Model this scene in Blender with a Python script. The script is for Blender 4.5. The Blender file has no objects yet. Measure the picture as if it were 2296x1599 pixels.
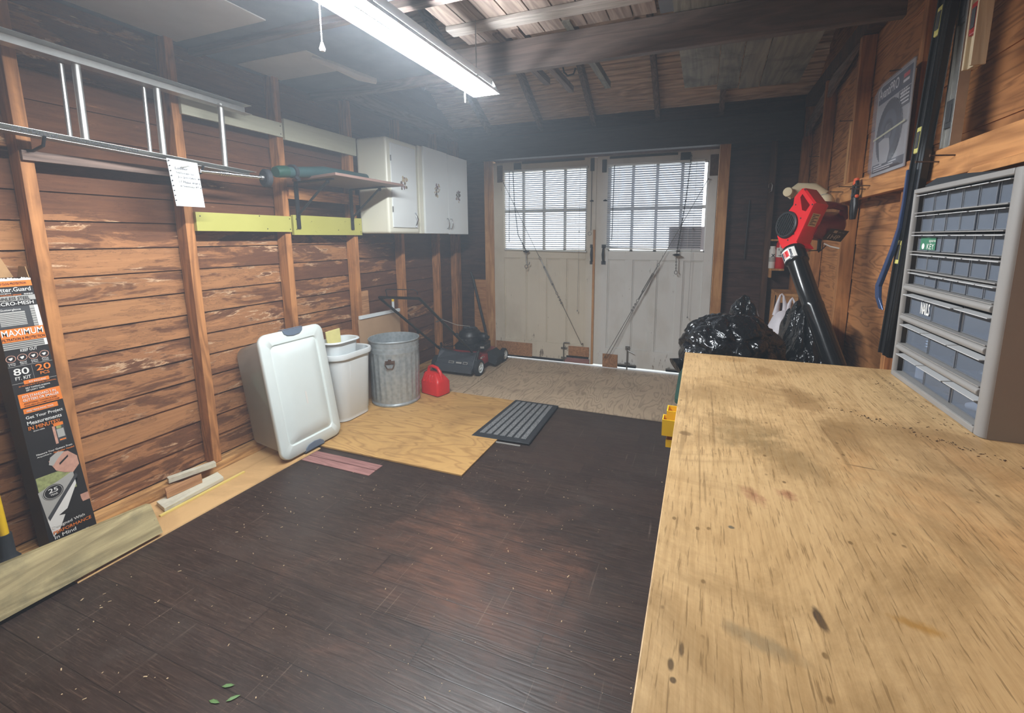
import bpy, bmesh, math, random
from mathutils import Vector, Matrix, noise
random.seed(7)
V = Vector
C = bpy.context.scene.collection
PI = math.pi
WM = {}                                   # world matrix of every parent

# ------------------------------------------------------------------ helpers
def S(r, g, b):
    f = lambda c: (c/255/12.92) if c/255 <= .04045 else ((c/255+.055)/1.055)**2.4
    return (f(r), f(g), f(b), 1)

class G:
    """collects geometry of ONE mesh object (world coordinates)"""
    def __init__(s): s.bm = bmesh.new()
    def face(s, vs, mi=0):
        try:
            f = s.bm.faces.new(vs); f.material_index = mi; return f
        except ValueError: return None
    def poly(s, pts, mi=0):
        s.face([s.bm.verts.new(p) for p in pts], mi); return s
    def hexa(s, p, mi=0):
        v = [s.bm.verts.new(q) for q in p]
        for q in ((3,2,1,0),(4,5,6,7),(0,1,5,4),(1,2,6,5),(2,3,7,6),(3,0,4,7)): s.face([v[i] for i in q], mi)
        return s
    def box(s, x0, x1, y0, y1, z0, z1, mi=0):
        return s.hexa([(x0,y0,z0),(x1,y0,z0),(x1,y1,z0),(x0,y1,z0),(x0,y0,z1),(x1,y0,z1),(x1,y1,z1),(x0,y1,z1)], mi)
    def obox(s, c, a, b, d, mi=0):
        c, a, b, d = V(c), V(a), V(b), V(d)
        return s.hexa([c-a-b-d, c+a-b-d, c+a+b-d, c-a+b-d, c-a-b+d, c+a-b+d, c+a+b+d, c-a+b+d], mi)
    def bar(s, p, q, w, t, up=(0,0,1), mi=0):
        """rectangular bar from p to q, w across, t along up"""
        p, q = V(p), V(q); d = (q-p); n = d.normalized(); sd = n.cross(V(up)).normalized(); u = sd.cross(n)
        return s.obox((p+q)/2, d/2, sd*w/2, u*t/2, mi)
    def tube(s, pts, r, n=10, mi=0, closed=False, caps=True):
        pts = [V(p) for p in pts]; m = len(pts)
        rr = list(r) if isinstance(r, (list, tuple)) else [r]*m
        rings = []; up = None
        for i, p in enumerate(pts):
            if closed: t = pts[(i+1) % m]-pts[i-1]
            else: t = (pts[min(i+1, m-1)]-pts[max(i-1, 0)])
            t = t.normalized() if t.length > 1e-9 else V((0,0,1))
            if up is None:
                up = V((0,0,1)) if abs(t.z) < .9 else V((1,0,0))
            up = (up - t*up.dot(t)); up = up.normalized() if up.length > 1e-6 else t.orthogonal().normalized()
            b = t.cross(up)
            rings.append([s.bm.verts.new(p+(up*math.cos(2*PI*k/n)+b*math.sin(2*PI*k/n))*rr[i]) for k in range(n)])
        for i in range(m if closed else m-1):
            A, B = rings[i], rings[(i+1) % m]
            for k in range(n): s.face([A[k], A[(k+1)%n], B[(k+1)%n], B[k]], mi)
        if caps and not closed:
            s.face(rings[0][::-1], mi); s.face(rings[-1], mi)
        return s
    def lathe(s, prof, o, ax=(0,0,1), n=32, mi=0, sx=1, closed=False):
        ax = V(ax).normalized(); a = V((1,0,0)) if abs(ax.x) < .9 else V((0,1,0))
        a = (a-ax*a.dot(ax)).normalized(); b = ax.cross(a); o = V(o); rings = []
        for r, h in prof:
            if r < 1e-6: rings.append([s.bm.verts.new(o+ax*h)])
            else: rings.append([s.bm.verts.new(o+ax*h+a*r*sx*math.cos(2*PI*k/n)+b*r*math.sin(2*PI*k/n)) for k in range(n)])
        prs = list(zip(rings, rings[1:])) + ([(rings[-1], rings[0])] if closed else [])
        for A, B in prs:
            for k in range(n):
                if len(A) == 1 and len(B) == 1: continue
                if len(A) == 1: s.face([A[0], B[(k+1)%n], B[k]], mi)
                elif len(B) == 1: s.face([A[k], A[(k+1)%n], B[0]], mi)
                else: s.face([A[k], A[(k+1)%n], B[(k+1)%n], B[k]], mi)
        return s
    def cyl(s, p, q, r, n=20, mi=0, r2=None):
        return s.tube([p, q], [r, r if r2 is None else r2], n, mi)
    def prism(s, pts, d, mi=0):
        d = V(d); a = [s.bm.verts.new(V(p)) for p in pts]; b = [s.bm.verts.new(V(p)+d) for p in pts]; n = len(a)
        s.face(a[::-1], mi); s.face(b, mi)
        for k in range(n): s.face([a[k], a[(k+1)%n], b[(k+1)%n], b[k]], mi)
        return s
    def loft(s, rings, mi=0, cap0=True, cap1=True):
        R = [[s.bm.verts.new(V(p)) for p in r] for r in rings]; n = len(R[0])
        for A, B in zip(R, R[1:]):
            for k in range(n): s.face([A[k], A[(k+1)%n], B[(k+1)%n], B[k]], mi)
        if cap0: s.face(R[0][::-1], mi)
        if cap1: s.face(R[-1], mi)
        return s
    def sphere(s, c, r, n=12, mi=0, sc=(1,1,1)):
        pr = [(max(0, math.sin(PI*i/n)), -math.cos(PI*i/n)) for i in range(n+1)]
        c = V(c); rings = []
        for q, h in pr:
            if q < 1e-6: rings.append([s.bm.verts.new(c+V((0,0,h*r*sc[2])))])
            else: rings.append([s.bm.verts.new(c+V((q*r*sc[0]*math.cos(2*PI*k/(2*n)), q*r*sc[1]*math.sin(2*PI*k/(2*n)), h*r*sc[2]))) for k in range(2*n)])
        for A, B in zip(rings, rings[1:]):
            for k in range(2*n):
                if len(A) == 1: s.face([A[0], B[(k+1)%(2*n)], B[k]], mi)
                elif len(B) == 1: s.face([A[k], A[(k+1)%(2*n)], B[0]], mi)
                else: s.face([A[k], A[(k+1)%(2*n)], B[(k+1)%(2*n)], B[k]], mi)
        return s
    def text(s, string, o, x, y, w=None, h=None, mi=0, depth=.0005, align='L', bold=0):
        """flat lettering: o = lower left corner, x / y = directions; fitted to width w and/or height h"""
        cu = bpy.data.curves.new('lettering', 'FONT'); cu.body = string; cu.offset = bold; cu.resolution_u = 3
        to = bpy.data.objects.new('lettering', cu); me = to.to_mesh()
        xs = [v.co.x for v in me.vertices]; ys = [v.co.y for v in me.vertices]
        if xs:
            x0, x1, y0, y1 = min(xs), max(xs), min(ys), max(ys)
            k = (w/(x1-x0)) if w else None; l = (h/(y1-y0)) if h else None
            k = k or l; l = l or k
            X, Y = V(x).normalized(), V(y).normalized(); N = X.cross(Y); o = V(o)
            off = 0 if align == 'L' else (-(x1-x0)*k/2 if align == 'C' else -(x1-x0)*k)
            vs = [s.bm.verts.new(o+X*((v.co.x-x0)*k+off)+Y*((v.co.y-y0)*l)+N*depth) for v in me.vertices]
            for p in me.polygons: s.face([vs[i] for i in p.vertices], mi)
        to.to_mesh_clear(); bpy.data.objects.remove(to); bpy.data.curves.remove(cu)
        return s

def rrect(w, h, r, n=5):
    out = []
    for cx, cy, a0 in ((w/2-r, h/2-r, 0), (-w/2+r, h/2-r, 90), (-w/2+r, -h/2+r, 180), (w/2-r, -h/2+r, 270)):
        for k in range(n+1):
            a = math.radians(a0+90*k/n); out.append((cx+r*math.cos(a), cy+r*math.sin(a)))
    return out

def tag(o, label=None, cat=None, group=None, kind=None):
    if label: o['label'] = label
    if cat: o['category'] = cat
    if group: o['group'] = group
    if kind: o['kind'] = kind
    return o

def obj(name, g, mats, parent=None, bevel=0, smooth=False, label=None, seg=2, keep=False, ang=35):
    bm = g.bm
    if not keep: bmesh.ops.recalc_face_normals(bm, faces=bm.faces[:])
    me = bpy.data.meshes.new(name); o = bpy.data.objects.new(name, me); C.objects.link(o)
    if parent is not None:
        bm.transform(WM[parent.name].inverted()); WM[o.name] = WM[parent.name]; o.parent = parent
    else:
        xs = [v.co.x for v in bm.verts]; ys = [v.co.y for v in bm.verts]; zs = [v.co.z for v in bm.verts]
        loc = V(((min(xs)+max(xs))/2, (min(ys)+max(ys))/2, min(zs)))
        bm.transform(Matrix.Translation(-loc)); o.location = loc; WM[o.name] = Matrix.Translation(loc)
    if smooth:
        for f in bm.faces: f.smooth = True
        for e in bm.edges:
            if len(e.link_faces) == 2 and e.calc_face_angle(0) > math.radians(ang): e.smooth = False
    bm.to_mesh(me); bm.free()
    for m in (mats if isinstance(mats, (list, tuple)) else [mats]): me.materials.append(m)
    if bevel:
        md = o.modifiers.new('edge', 'BEVEL'); md.width = bevel; md.segments = seg; md.limit_method = 'ANGLE'; md.angle_limit = math.radians(40); md.harden_normals = False
    if label: o['label'] = label
    return o

def thing(name, label, cat, loc, group=None, rz=0):
    o = bpy.data.objects.new(name, None); C.objects.link(o); o.empty_display_size = .05
    o.location = loc; o.rotation_euler = (0, 0, rz); WM[o.name] = Matrix.Translation(V(loc)) @ Matrix.Rotation(rz, 4, 'Z')
    return tag(o, label, cat, group)

def struct(name, g, mats, parent=None, **k):
    o = obj(name, g, mats, parent, **k)
    if parent is None: o['kind'] = 'structure'
    return o

# ------------------------------------------------------------------ materials
class NT:
    def __init__(s, name):
        s.m = bpy.data.materials.new(name); s.m.use_nodes = True; s.t = s.m.node_tree; s.n = s.t.nodes
        s.b = s.n['Principled BSDF']; s.out = s.n['Material Output']
    def new(s, typ, **k):
        nd = s.n.new(typ)
        for a, v in k.items():
            if isinstance(v, bpy.types.NodeSocket): s.t.links.new(v, nd.inputs[a])
            elif a in nd.inputs.keys(): nd.inputs[a].default_value = v
            else: setattr(nd, a, v)
        return nd
    def link(s, a, b): s.t.links.new(a, b)
    def math(s, op, a, b=0.0, c=None):
        nd = s.n.new('ShaderNodeMath'); nd.operation = op
        for i, v in enumerate((a, b) if c is None else (a, b, c)):
            if isinstance(v, bpy.types.NodeSocket): s.link(v, nd.inputs[i])
            else: nd.inputs[i].default_value = v
        return nd.outputs[0]
    def mix(s, f, a, b, blend='MIX'):
        nd = s.n.new('ShaderNodeMix'); nd.data_type = 'RGBA'; nd.blend_type = blend
        for i, v in ((0, f), (6, a), (7, b)):
            if isinstance(v, bpy.types.NodeSocket): s.link(v, nd.inputs[i])
            else: nd.inputs[i].default_value = v
        return nd.outputs[2]
    def ramp(s, f, stops, interp='LINEAR'):
        nd = s.n.new('ShaderNodeValToRGB'); r = nd.color_ramp; r.interpolation = interp
        while len(r.elements) < len(stops): r.elements.new(.5)
        for e, (p, c) in zip(r.elements, stops):
            e.position = p; e.color = c if isinstance(c, (tuple, list)) else (c, c, c, 1)
        s.link(f, nd.inputs[0]); return nd.outputs[0]
    def coords(s, world=False, scale=(1,1,1), rnd=0.0):
        src = s.n.new('ShaderNodeNewGeometry').outputs['Position'] if world else s.n.new('ShaderNodeTexCoord').outputs['Object']
        if rnd:
            oi = s.n.new('ShaderNodeObjectInfo'); a = s.new('ShaderNodeVectorMath', operation='ADD'); s.link(src, a.inputs[0])
            k = s.math('MULTIPLY', oi.outputs['Random'], rnd); s.link(k, a.inputs[1]); src = a.outputs[0]
        mp = s.n.new('ShaderNodeMapping'); mp.inputs['Scale'].default_value = scale; s.link(src, mp.inputs[0])
        return mp.outputs[0]
    def noise(s, vec, scale=1, detail=5, rough=.55, dist=0.0):
        return s.new('ShaderNodeTexNoise', Vector=vec, Scale=scale, Detail=detail, Roughness=rough, Distortion=dist).outputs[0]
    def bump(s, h, strength=.2, dist=.01):
        nd = s.n.new('ShaderNodeBump'); nd.inputs['Strength'].default_value = strength; nd.inputs['Distance'].default_value = dist
        s.link(h, nd.inputs['Height']); s.link(nd.outputs[0], s.b.inputs['Normal'])
    def base(s, c):
        if isinstance(c, bpy.types.NodeSocket): s.link(c, s.b.inputs['Base Color'])
        else: s.b.inputs['Base Color'].default_value = c
    def set(s, **k):
        for a, v in k.items(): s.b.inputs[a].default_value = v
        return s

def plain(name, col, rough=.5, metal=0.0, bump=0.0, bscale=200, var=0.0, spec=.5, vscale=8):
    t = NT(name); t.set(Roughness=rough, Metallic=metal); t.b.inputs['Specular IOR Level'].default_value = spec
    co = t.coords()
    if var:
        n = t.noise(co, vscale, 6, .6)
        t.base(t.mix(t.ramp(n, [(.3, 0.), (.7, 1.)]), tuple(c*(1-var) for c in col[:3])+(1,), tuple(min(1, c*(1+var*.5)) for c in col[:3])+(1,)))
    else: t.base(col)
    if bump: t.bump(t.noise(co, bscale, 3), bump, .002)
    return t.m

AX = {'X': (1, 0), 'Y': (0, 1), 'Z': (0, 2)}
def wood(name, dark, light, axis='Y', rough=.65, grain=.35, scale=1.0, rings=6.0, world=False, spots=None, spot_amt=.5, bump=.25, knots=False, rnd=13.0, spec=.3):
    """sawn timber: contour lines of a stretched noise give cathedral grain, a finer one the pores"""
    t = NT(name); t.set(Roughness=rough); t.b.inputs['Specular IOR Level'].default_value = spec
    sc = [9*scale]*3; sc['XYZ'.index(axis)] = .9*scale
    fs = [150*scale]*3; fs['XYZ'.index(axis)] = 4*scale
    co = t.coords(world, tuple(sc), 0 if world else rnd); cf = t.coords(world, tuple(fs), 0 if world else rnd)
    n1 = t.noise(co, 1, 3, .5, .3)
    ln = t.math('FRACT', t.math('MULTIPLY', n1, rings*2))
    ln = t.math('ABSOLUTE', t.math('SUBTRACT', ln, .5))
    ln = t.math('MULTIPLY', ln, 2)
    n2 = t.noise(cf, 1, 4, .6); n3 = t.noise(co, .45, 4, .6)
    f = t.math('ADD', t.math('MULTIPLY', ln, .45*grain/.35), t.math('MULTIPLY', n2, .35))
    f = t.math('ADD', f, t.math('MULTIPLY', n3, .5))
    col = t.mix(t.ramp(f, [(.25, 0.), (.85, 1.)]), dark, light)
    if spots:
        cs = t.coords(world, (3, 3, 3), 0 if world else rnd)
        col = t.mix(t.math('MULTIPLY', t.ramp(t.noise(cs, 1.2, 6, .65, .4), [(.5, 0.), (.68, 1.)]), spot_amt), col, spots)
    if knots:
        vo = t.new('ShaderNodeTexVoronoi', Vector=t.coords(world, tuple(2.2 if a != axis else 1.1 for a in 'XYZ'), 0 if world else rnd), Scale=1.6)
        k = t.ramp(vo.outputs['Distance'], [(.03, 1.), (.075, 0.)])
        col = t.mix(k, col, tuple(c*.35 for c in dark[:3])+(1,))
    t.base(col); t.bump(t.math('ADD', ln, n2), bump, .003)
    return t.m

def glassy(name, tint, opacity, rough=.25, colour=None):
    """thin clear or cloudy plastic / glass: part straight-through, part surface"""
    t = NT(name); t.set(Roughness=rough); t.base(colour or tint)
    tr = t.new('ShaderNodeBsdfTransparent', Color=tint); mx = t.new('ShaderNodeMixShader', Fac=opacity)
    t.link(tr.outputs[0], mx.inputs[1]); t.link(t.b.outputs[0], mx.inputs[2]); t.link(mx.outputs[0], t.out.inputs[0])
    return t.m

def emit(name, col, st):
    t = NT(name); e = t.new('ShaderNodeEmission', Color=col, Strength=st); t.link(e.outputs[0], t.out.inputs[0]); return t.m

MT = {}
# --- building timber
MT['stud'] = wood('old_stud_pine', S(118,74,42), S(186,128,78), 'Z', grain=.3, rings=4, spots=S(90,55,34), spot_amt=.45, knots=True)
MT['stud_new'] = wood('post_pine', S(150,100,58), S(205,156,104), 'Z', grain=.3, rings=3, spots=S(140,92,54), spot_amt=.4)
MT['stud_dark'] = wood('dark_stud_pine', S(52,36,30), S(92,64,46), 'Z', grain=.3, rings=3)
MT['ledger'] = wood('ledger_fir', S(140,90,50), S(205,145,90), 'Y', grain=.35, rings=5, spots=S(120,72,40), spot_amt=.4, knots=True)
MT['sill'] = wood('sill_fir', S(126,84,46), S(204,158,102), 'Y', grain=.4, rings=5, spots=S(110,60,30), spot_amt=.7)
MT['rafter'] = wood('rafter_timber', S(84,70,64), S(136,114,102), 'Y', grain=.3)
MT['beam'] = wood('dark_beam', S(84,74,70), S(126,110,102), 'X', grain=.25, rings=4)
MT['header'] = wood('dark_header', S(48,46,50), S(76,70,72), 'X', grain=.2, rings=3)
MT['sheath'] = wood('roof_sheathing', S(172,144,122), S(232,206,182), 'X', grain=.35, rings=4, knots=True)
MT['sheath_side'] = wood('roof_sheathing_side', S(120,104,96), S(176,158,146), 'Y', grain=.3, rings=4)
MT['loftboard'] = wood('loft_board', S(104,104,98), S(158,154,142), 'Y', grain=.25, rings=3, spots=S(70,66,62), spot_amt=.7)
MT['ceil_dark'] = plain('ceiling_hazed_board', S(118,122,128), .85, var=.25, vscale=3)  # dark boards lightened to grey-blue: the lamp's haze put into their colour
MT['ceil_panel'] = plain('ceiling_pale_panel', S(196,192,184), .8, var=.14, vscale=2.5)
MT['white_board'] = wood('painted_white_board', S(176,174,152), S(208,206,184), 'Y', rough=.6, grain=.08, rings=2, bump=.08)
def yellow_paint():
    t = NT('chipped_yellow_paint'); t.set(Roughness=.5)
    n = t.noise(t.coords(False, (20, 14, 22), 9), 1, 7, .7); v = t.noise(t.coords(False, (2, 3, 4), 9), 1, 3)
    c = t.mix(v, S(150,146,70), S(180,176,96))
    t.base(t.mix(t.ramp(n, [(.66, 0.), (.70, 1.)]), c, S(66,58,34))); return t.m
MT['yellow_board'] = yellow_paint()

def siding_left():
    """bare fir siding with big tide-mark stains: tan wood, dark red-brown stain, pale mineral line on its edge"""
    t = NT('stained_fir_siding'); t.set(Roughness=.7); t.b.inputs['Specular IOR Level'].default_value = .2
    pos = t.n.new('ShaderNodeNewGeometry').outputs['Position']
    sx = t.n.new('ShaderNodeSeparateXYZ'); t.link(pos, sx.inputs[0])
    row = t.math('FLOOR', t.math('DIVIDE', t.math('SUBTRACT', sx.outputs['Z'], .06), .1285))
    wn = t.n.new('ShaderNodeTexWhiteNoise'); wn.noise_dimensions = '1D'; t.link(row, wn.inputs['W'])
    bay = t.math('FLOOR', t.math('DIVIDE', t.math('SUBTRACT', sx.outputs['Y'], 1.04), .6195))
    wb = t.n.new('ShaderNodeTexWhiteNoise'); wb.noise_dimensions = '2D'
    cb = t.n.new('ShaderNodeCombineXYZ'); t.link(row, cb.inputs[0]); t.link(bay, cb.inputs[1]); t.link(cb.outputs[0], wb.inputs['Vector'])
    def vec(sy, sz, k):
        c = t.n.new('ShaderNodeCombineXYZ')
        t.link(t.math('MULTIPLY', sx.outputs['Y'], sy), c.inputs[0]); t.link(t.math('MULTIPLY', sx.outputs['Z'], sz), c.inputs[1])
        t.link(t.math('MULTIPLY', wn.outputs['Value'], k), c.inputs[2]); return c.outputs[0]
    st = t.math('ADD', t.math('MULTIPLY', t.noise(vec(2.4, 10, 40), 1, 7, .66, .6), .72), t.math('MULTIPLY', t.noise(vec(6, 42, 23), 1, 5, .6, .3), .28))
    # more of the stain (and leftover red paint) towards the far end
    far = t.new('ShaderNodeMapRange', Value=sx.outputs['Y']); far.inputs[1].default_value = 1.2; far.inputs[2].default_value = 4.4; far.inputs[3].default_value = -.035; far.inputs[4].default_value = .15
    st = t.math('ADD', st, far.outputs[0])
    st = t.math('ADD', st, t.math('MULTIPLY', t.math('SUBTRACT', wb.outputs['Value'], .5), .12))
    high_shade = t.new('ShaderNodeMapRange', Value=sx.outputs['Z']); high_shade.inputs[1].default_value = 1.38; high_shade.inputs[2].default_value = 1.6; high_shade.inputs[3].default_value = 0; high_shade.inputs[4].default_value = .14  # shade high on the wall, put into the colour as extra stain
    st = t.math('ADD', st, high_shade.outputs[0])
    tan = t.mix(t.noise(vec(1.2, 60, 13), 1, 4, .6), S(130,88,56), S(184,132,86))
    tan = t.mix(t.math('MULTIPLY', wb.outputs['Value'], .5), tan, S(166,112,74))
    drk = t.mix(t.noise(vec(5, 50, 9), 1, 5, .6), S(70,42,28), S(116,74,48))
    fm = t.ramp(far.outputs[0], [(0., 0.), (.16, 1.)])
    drk = t.mix(fm, drk, t.mix(t.noise(vec(3, 20, 5), 1, 4), S(72,44,36), S(106,70,54)))
    col = t.mix(t.ramp(st, [(.40, 0.), (.49, .25), (.52, .8), (.62, 1.)]), tan, drk)
    cl = t.math('FRACT', t.math('MULTIPLY', st, 9.)); cl = t.math('MULTIPLY', t.ramp(cl, [(.0, 1.), (.10, .2), (.3, 0.), (.93, 0.), (1., 1.)]), t.ramp(st, [(.40, 0.), (.46, .6), (.62, .6), (.7, .2)]))
    col = t.mix(cl, col, S(62,36,26))
    edge = t.ramp(st, [(.492, 0.), (.504, 1.), (.514, 1.), (.53, 0.)])
    em = t.ramp(t.noise(vec(4, 14, 71), 1, 4), [(.52, 0.), (.62, .75)])
    col = t.mix(t.math('MULTIPLY', edge, em), col, S(204,170,134))
    t.base(col); t.bump(t.noise(vec(3, 120, 9), 1, 4), .25, .003); return t.m
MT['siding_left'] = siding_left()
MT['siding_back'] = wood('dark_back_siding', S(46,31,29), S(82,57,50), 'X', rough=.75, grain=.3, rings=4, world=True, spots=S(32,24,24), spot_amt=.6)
MT['siding_right'] = wood('fir_boards_right', S(122,76,44), S(184,126,78), 'Y', rough=.6, grain=.55, rings=7, world=True, scale=.9, spots=S(104,62,36), spot_amt=.4, knots=True)
MT['pine_patch'] = wood('pine_patch', S(150,98,58), S(196,142,90), 'X', grain=.25)

def floor_mat():
    t = NT('dark_floor_boards'); t.b.inputs['Specular IOR Level'].default_value = .45
    pos = t.n.new('ShaderNodeNewGeometry').outputs['Position']; sx = t.n.new('ShaderNodeSeparateXYZ'); t.link(pos, sx.inputs[0])
    q = t.math('DIVIDE', t.math('ADD', sx.outputs['Y'], 5.315), .135); row = t.math('FLOOR', q); fr = t.math('FRACT', q)
    wn = t.n.new('ShaderNodeTexWhiteNoise'); wn.noise_dimensions = '1D'; t.link(row, wn.inputs['W'])
    qx = t.math('DIVIDE', t.math('ADD', sx.outputs['X'], t.math('MULTIPLY', wn.outputs['Value'], 9.)), 2.3); fx = t.math('FRACT', qx)
    wb = t.n.new('ShaderNodeTexWhiteNoise'); wb.noise_dimensions = '2D'
    cb = t.n.new('ShaderNodeCombineXYZ'); t.link(row, cb.inputs[0]); t.link(t.math('FLOOR', qx), cb.inputs[1]); t.link(cb.outputs[0], wb.inputs['Vector'])
    def vec(a, b, k=0):
        c = t.n.new('ShaderNodeCombineXYZ'); t.link(t.math('MULTIPLY', sx.outputs['X'], a), c.inputs[0]); t.link(t.math('MULTIPLY', sx.outputs['Y'], b), c.inputs[1])
        t.link(t.math('MULTIPLY', wb.outputs['Value'], k), c.inputs[2]); return c.outputs[0]
    col = t.mix(wb.outputs['Value'], S(38,27,23), S(54,39,32))
    g = t.noise(vec(3, 90, 30), 1, 5, .65); gc = t.noise(vec(.9, 10, 17), 1, 3, .5, .3); gl = t.math('ABSOLUTE', t.math('SUBTRACT', t.math('FRACT', t.math('MULTIPLY', gc, 14.)), .5))
    col = t.mix(t.math('MULTIPLY', g, .5), col, S(72,54,46)); col = t.mix(t.math('MULTIPLY', gl, .9), col, S(28,19,16))
    fine = t.noise(vec(9, 240, 11), 1, 4, .7); col = t.mix(t.ramp(fine, [(.52, 0.), (.68, .55)]), col, S(96,74,62))
    # worn patches where the finish is gone
    w1 = t.noise(vec(1.3, 1.6), 1.2, 6, .68, .6)
    dx = t.math('MULTIPLY', t.math('ADD', sx.outputs['X'], .85), 1.1); dy = t.math('MULTIPLY', t.math('SUBTRACT', sx.outputs['Y'], 1.45), 1.5)
    cen = t.math('SUBTRACT', .24, t.math('MULTIPLY', t.math('SQRT', t.math('ADD', t.math('MULTIPLY', dx, dx), t.math('MULTIPLY', dy, dy))), .30))
    wm = t.ramp(t.math('ADD', t.math('ADD', w1, cen), t.math('MULTIPLY', g, .12)), [(.60, 0.), (.80, .8)]); wm = t.math('MULTIPLY', wm, t.ramp(t.noise(vec(5, 26, 3), 1, 7, .72), [(.36, .15), (.58, 1.)]))
    col = t.mix(wm, col, t.mix(g, S(76,46,35), S(116,78,58)))
    dm = t.ramp(t.noise(vec(2.2, 2.4), 1.1, 6, .7, .3), [(.50, 0.), (.70, .5)]); dm = t.math('MULTIPLY', dm, t.ramp(t.noise(vec(11, 14, 3), 1, 6, .7), [(.35, .2), (.6, 1.)])); col = t.mix(dm, col, S(70,62,57))
    # scratches and specks
    sc = t.new('ShaderNodeTexVoronoi', Vector=vec(46, 46), feature='F1'); sc.inputs['Scale'].default_value = 1
    spk = t.math('MULTIPLY', t.ramp(sc.outputs['Distance'], [(.03, 1.), (.06, 0.)]), t.ramp(t.noise(vec(1.7, 1.7), 1, 3), [(.5, 0.), (.6, .55)]))
    col = t.mix(spk, col, S(190,176,160))
    for ang, k in ((.5, 3.), (1.9, 7.), (1.15, 2.), (2.6, 5.)):
        mp = t.n.new('ShaderNodeMapping'); mp.inputs['Rotation'].default_value = (0, 0, ang); mp.inputs['Scale'].default_value = (70, 1.6, 1); t.link(pos, mp.inputs[0])
        s = t.ramp(t.noise(mp.outputs[0], 1, 2, .5, .2), [(.70, 0.), (.73, .25)]); s = t.math('MULTIPLY', s, t.ramp(t.noise(vec(2.4, 2.4, 1), 1, 3), [(.46, 0.), (.56, 1.)])); col = t.mix(s, col, S(158,138,122))
    seam = t.math('MINIMUM', t.ramp(fr, [(.006, .0), (.018, 1.), (.992, 1.), (.999, .1)]), t.ramp(fx, [(.0004, .2), (.0010, 1.)]))
    col = t.mix(seam, S(22,15,13), col); t.base(col)
    t.link(t.ramp(t.math('ADD', t.math('MULTIPLY', w1, .6), t.math('MULTIPLY', g, .4)), [(.3, .34), (.75, .62)]), t.b.inputs['Roughness'])
    t.bump(t.math('ADD', t.math('MULTIPLY', seam, .35), t.math('ADD', t.math('MULTIPLY', g, .35), t.math('MULTIPLY', gl, .5))), .35, .003); return t.m
MT['floor'] = floor_mat()

def plywood(name, dark, light, axis, rings, stain=None, amt=.5, lines=.6, sc=1.0, rough=.6, extra=None):
    """rotary-cut veneer: contour lines of a smooth noise stretched along the grain"""
    t = NT(name); t.set(Roughness=rough); t.b.inputs['Specular IOR Level'].default_value = .3
    v = [3.2*sc, 3.2*sc, 1]; v['XY'.index(axis)] = .75*sc
    fv = [170, 170, 1]; fv['XY'.index(axis)] = 5
    co = t.coords(True, tuple(v)); n = t.noise(co, 1, 2.5, .45, .25)
    ln = t.math('FRACT', t.math('MULTIPLY', n, rings)); lm = t.ramp(ln, [(.0, 1.), (.28, 0.), (.8, 0.), (1., 1.)])
    fine = t.noise(t.coords(True, tuple(fv)), 1, 4, .65); big = t.noise(t.coords(True, (1.2, 1.2, 1)), 1.3, 5, .6)
    col = t.mix(t.math('ADD', t.math('MULTIPLY', fine, .55), t.math('MULTIPLY', big, .45)), tuple(a*.35+b*.65 for a, b in zip(dark, light)), light)
    col = t.mix(t.math('MULTIPLY', lm, lines), col, dark)
    if stain:
        sm = t.ramp(t.noise(t.coords(True, (1.6, 1.9, 1)), 1.1, 7, .68, .7), [(.48, 0.), (.72, amt)]); col = t.mix(sm, col, stain)
    if extra: col = extra(t, col)
    t.base(col); t.bump(fine, .15, .002); return t.m
MT['ply_gold'] = plywood('golden_plywood', S(136,96,52), S(204,162,102), 'X', 14, S(126,94,58), .6, lines=.5, sc=1.7)
MT['ply_grey'] = plywood('weathered_plywood', S(120,98,78), S(200,178,150), 'Y', 13, S(108,88,72), .55, lines=.5, sc=2.1)
MT['ply_strip'] = plywood('pale_floor_strip', S(166,124,76), S(222,182,128), 'Y', 6, S(150,112,74), .5, lines=.35)
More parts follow.
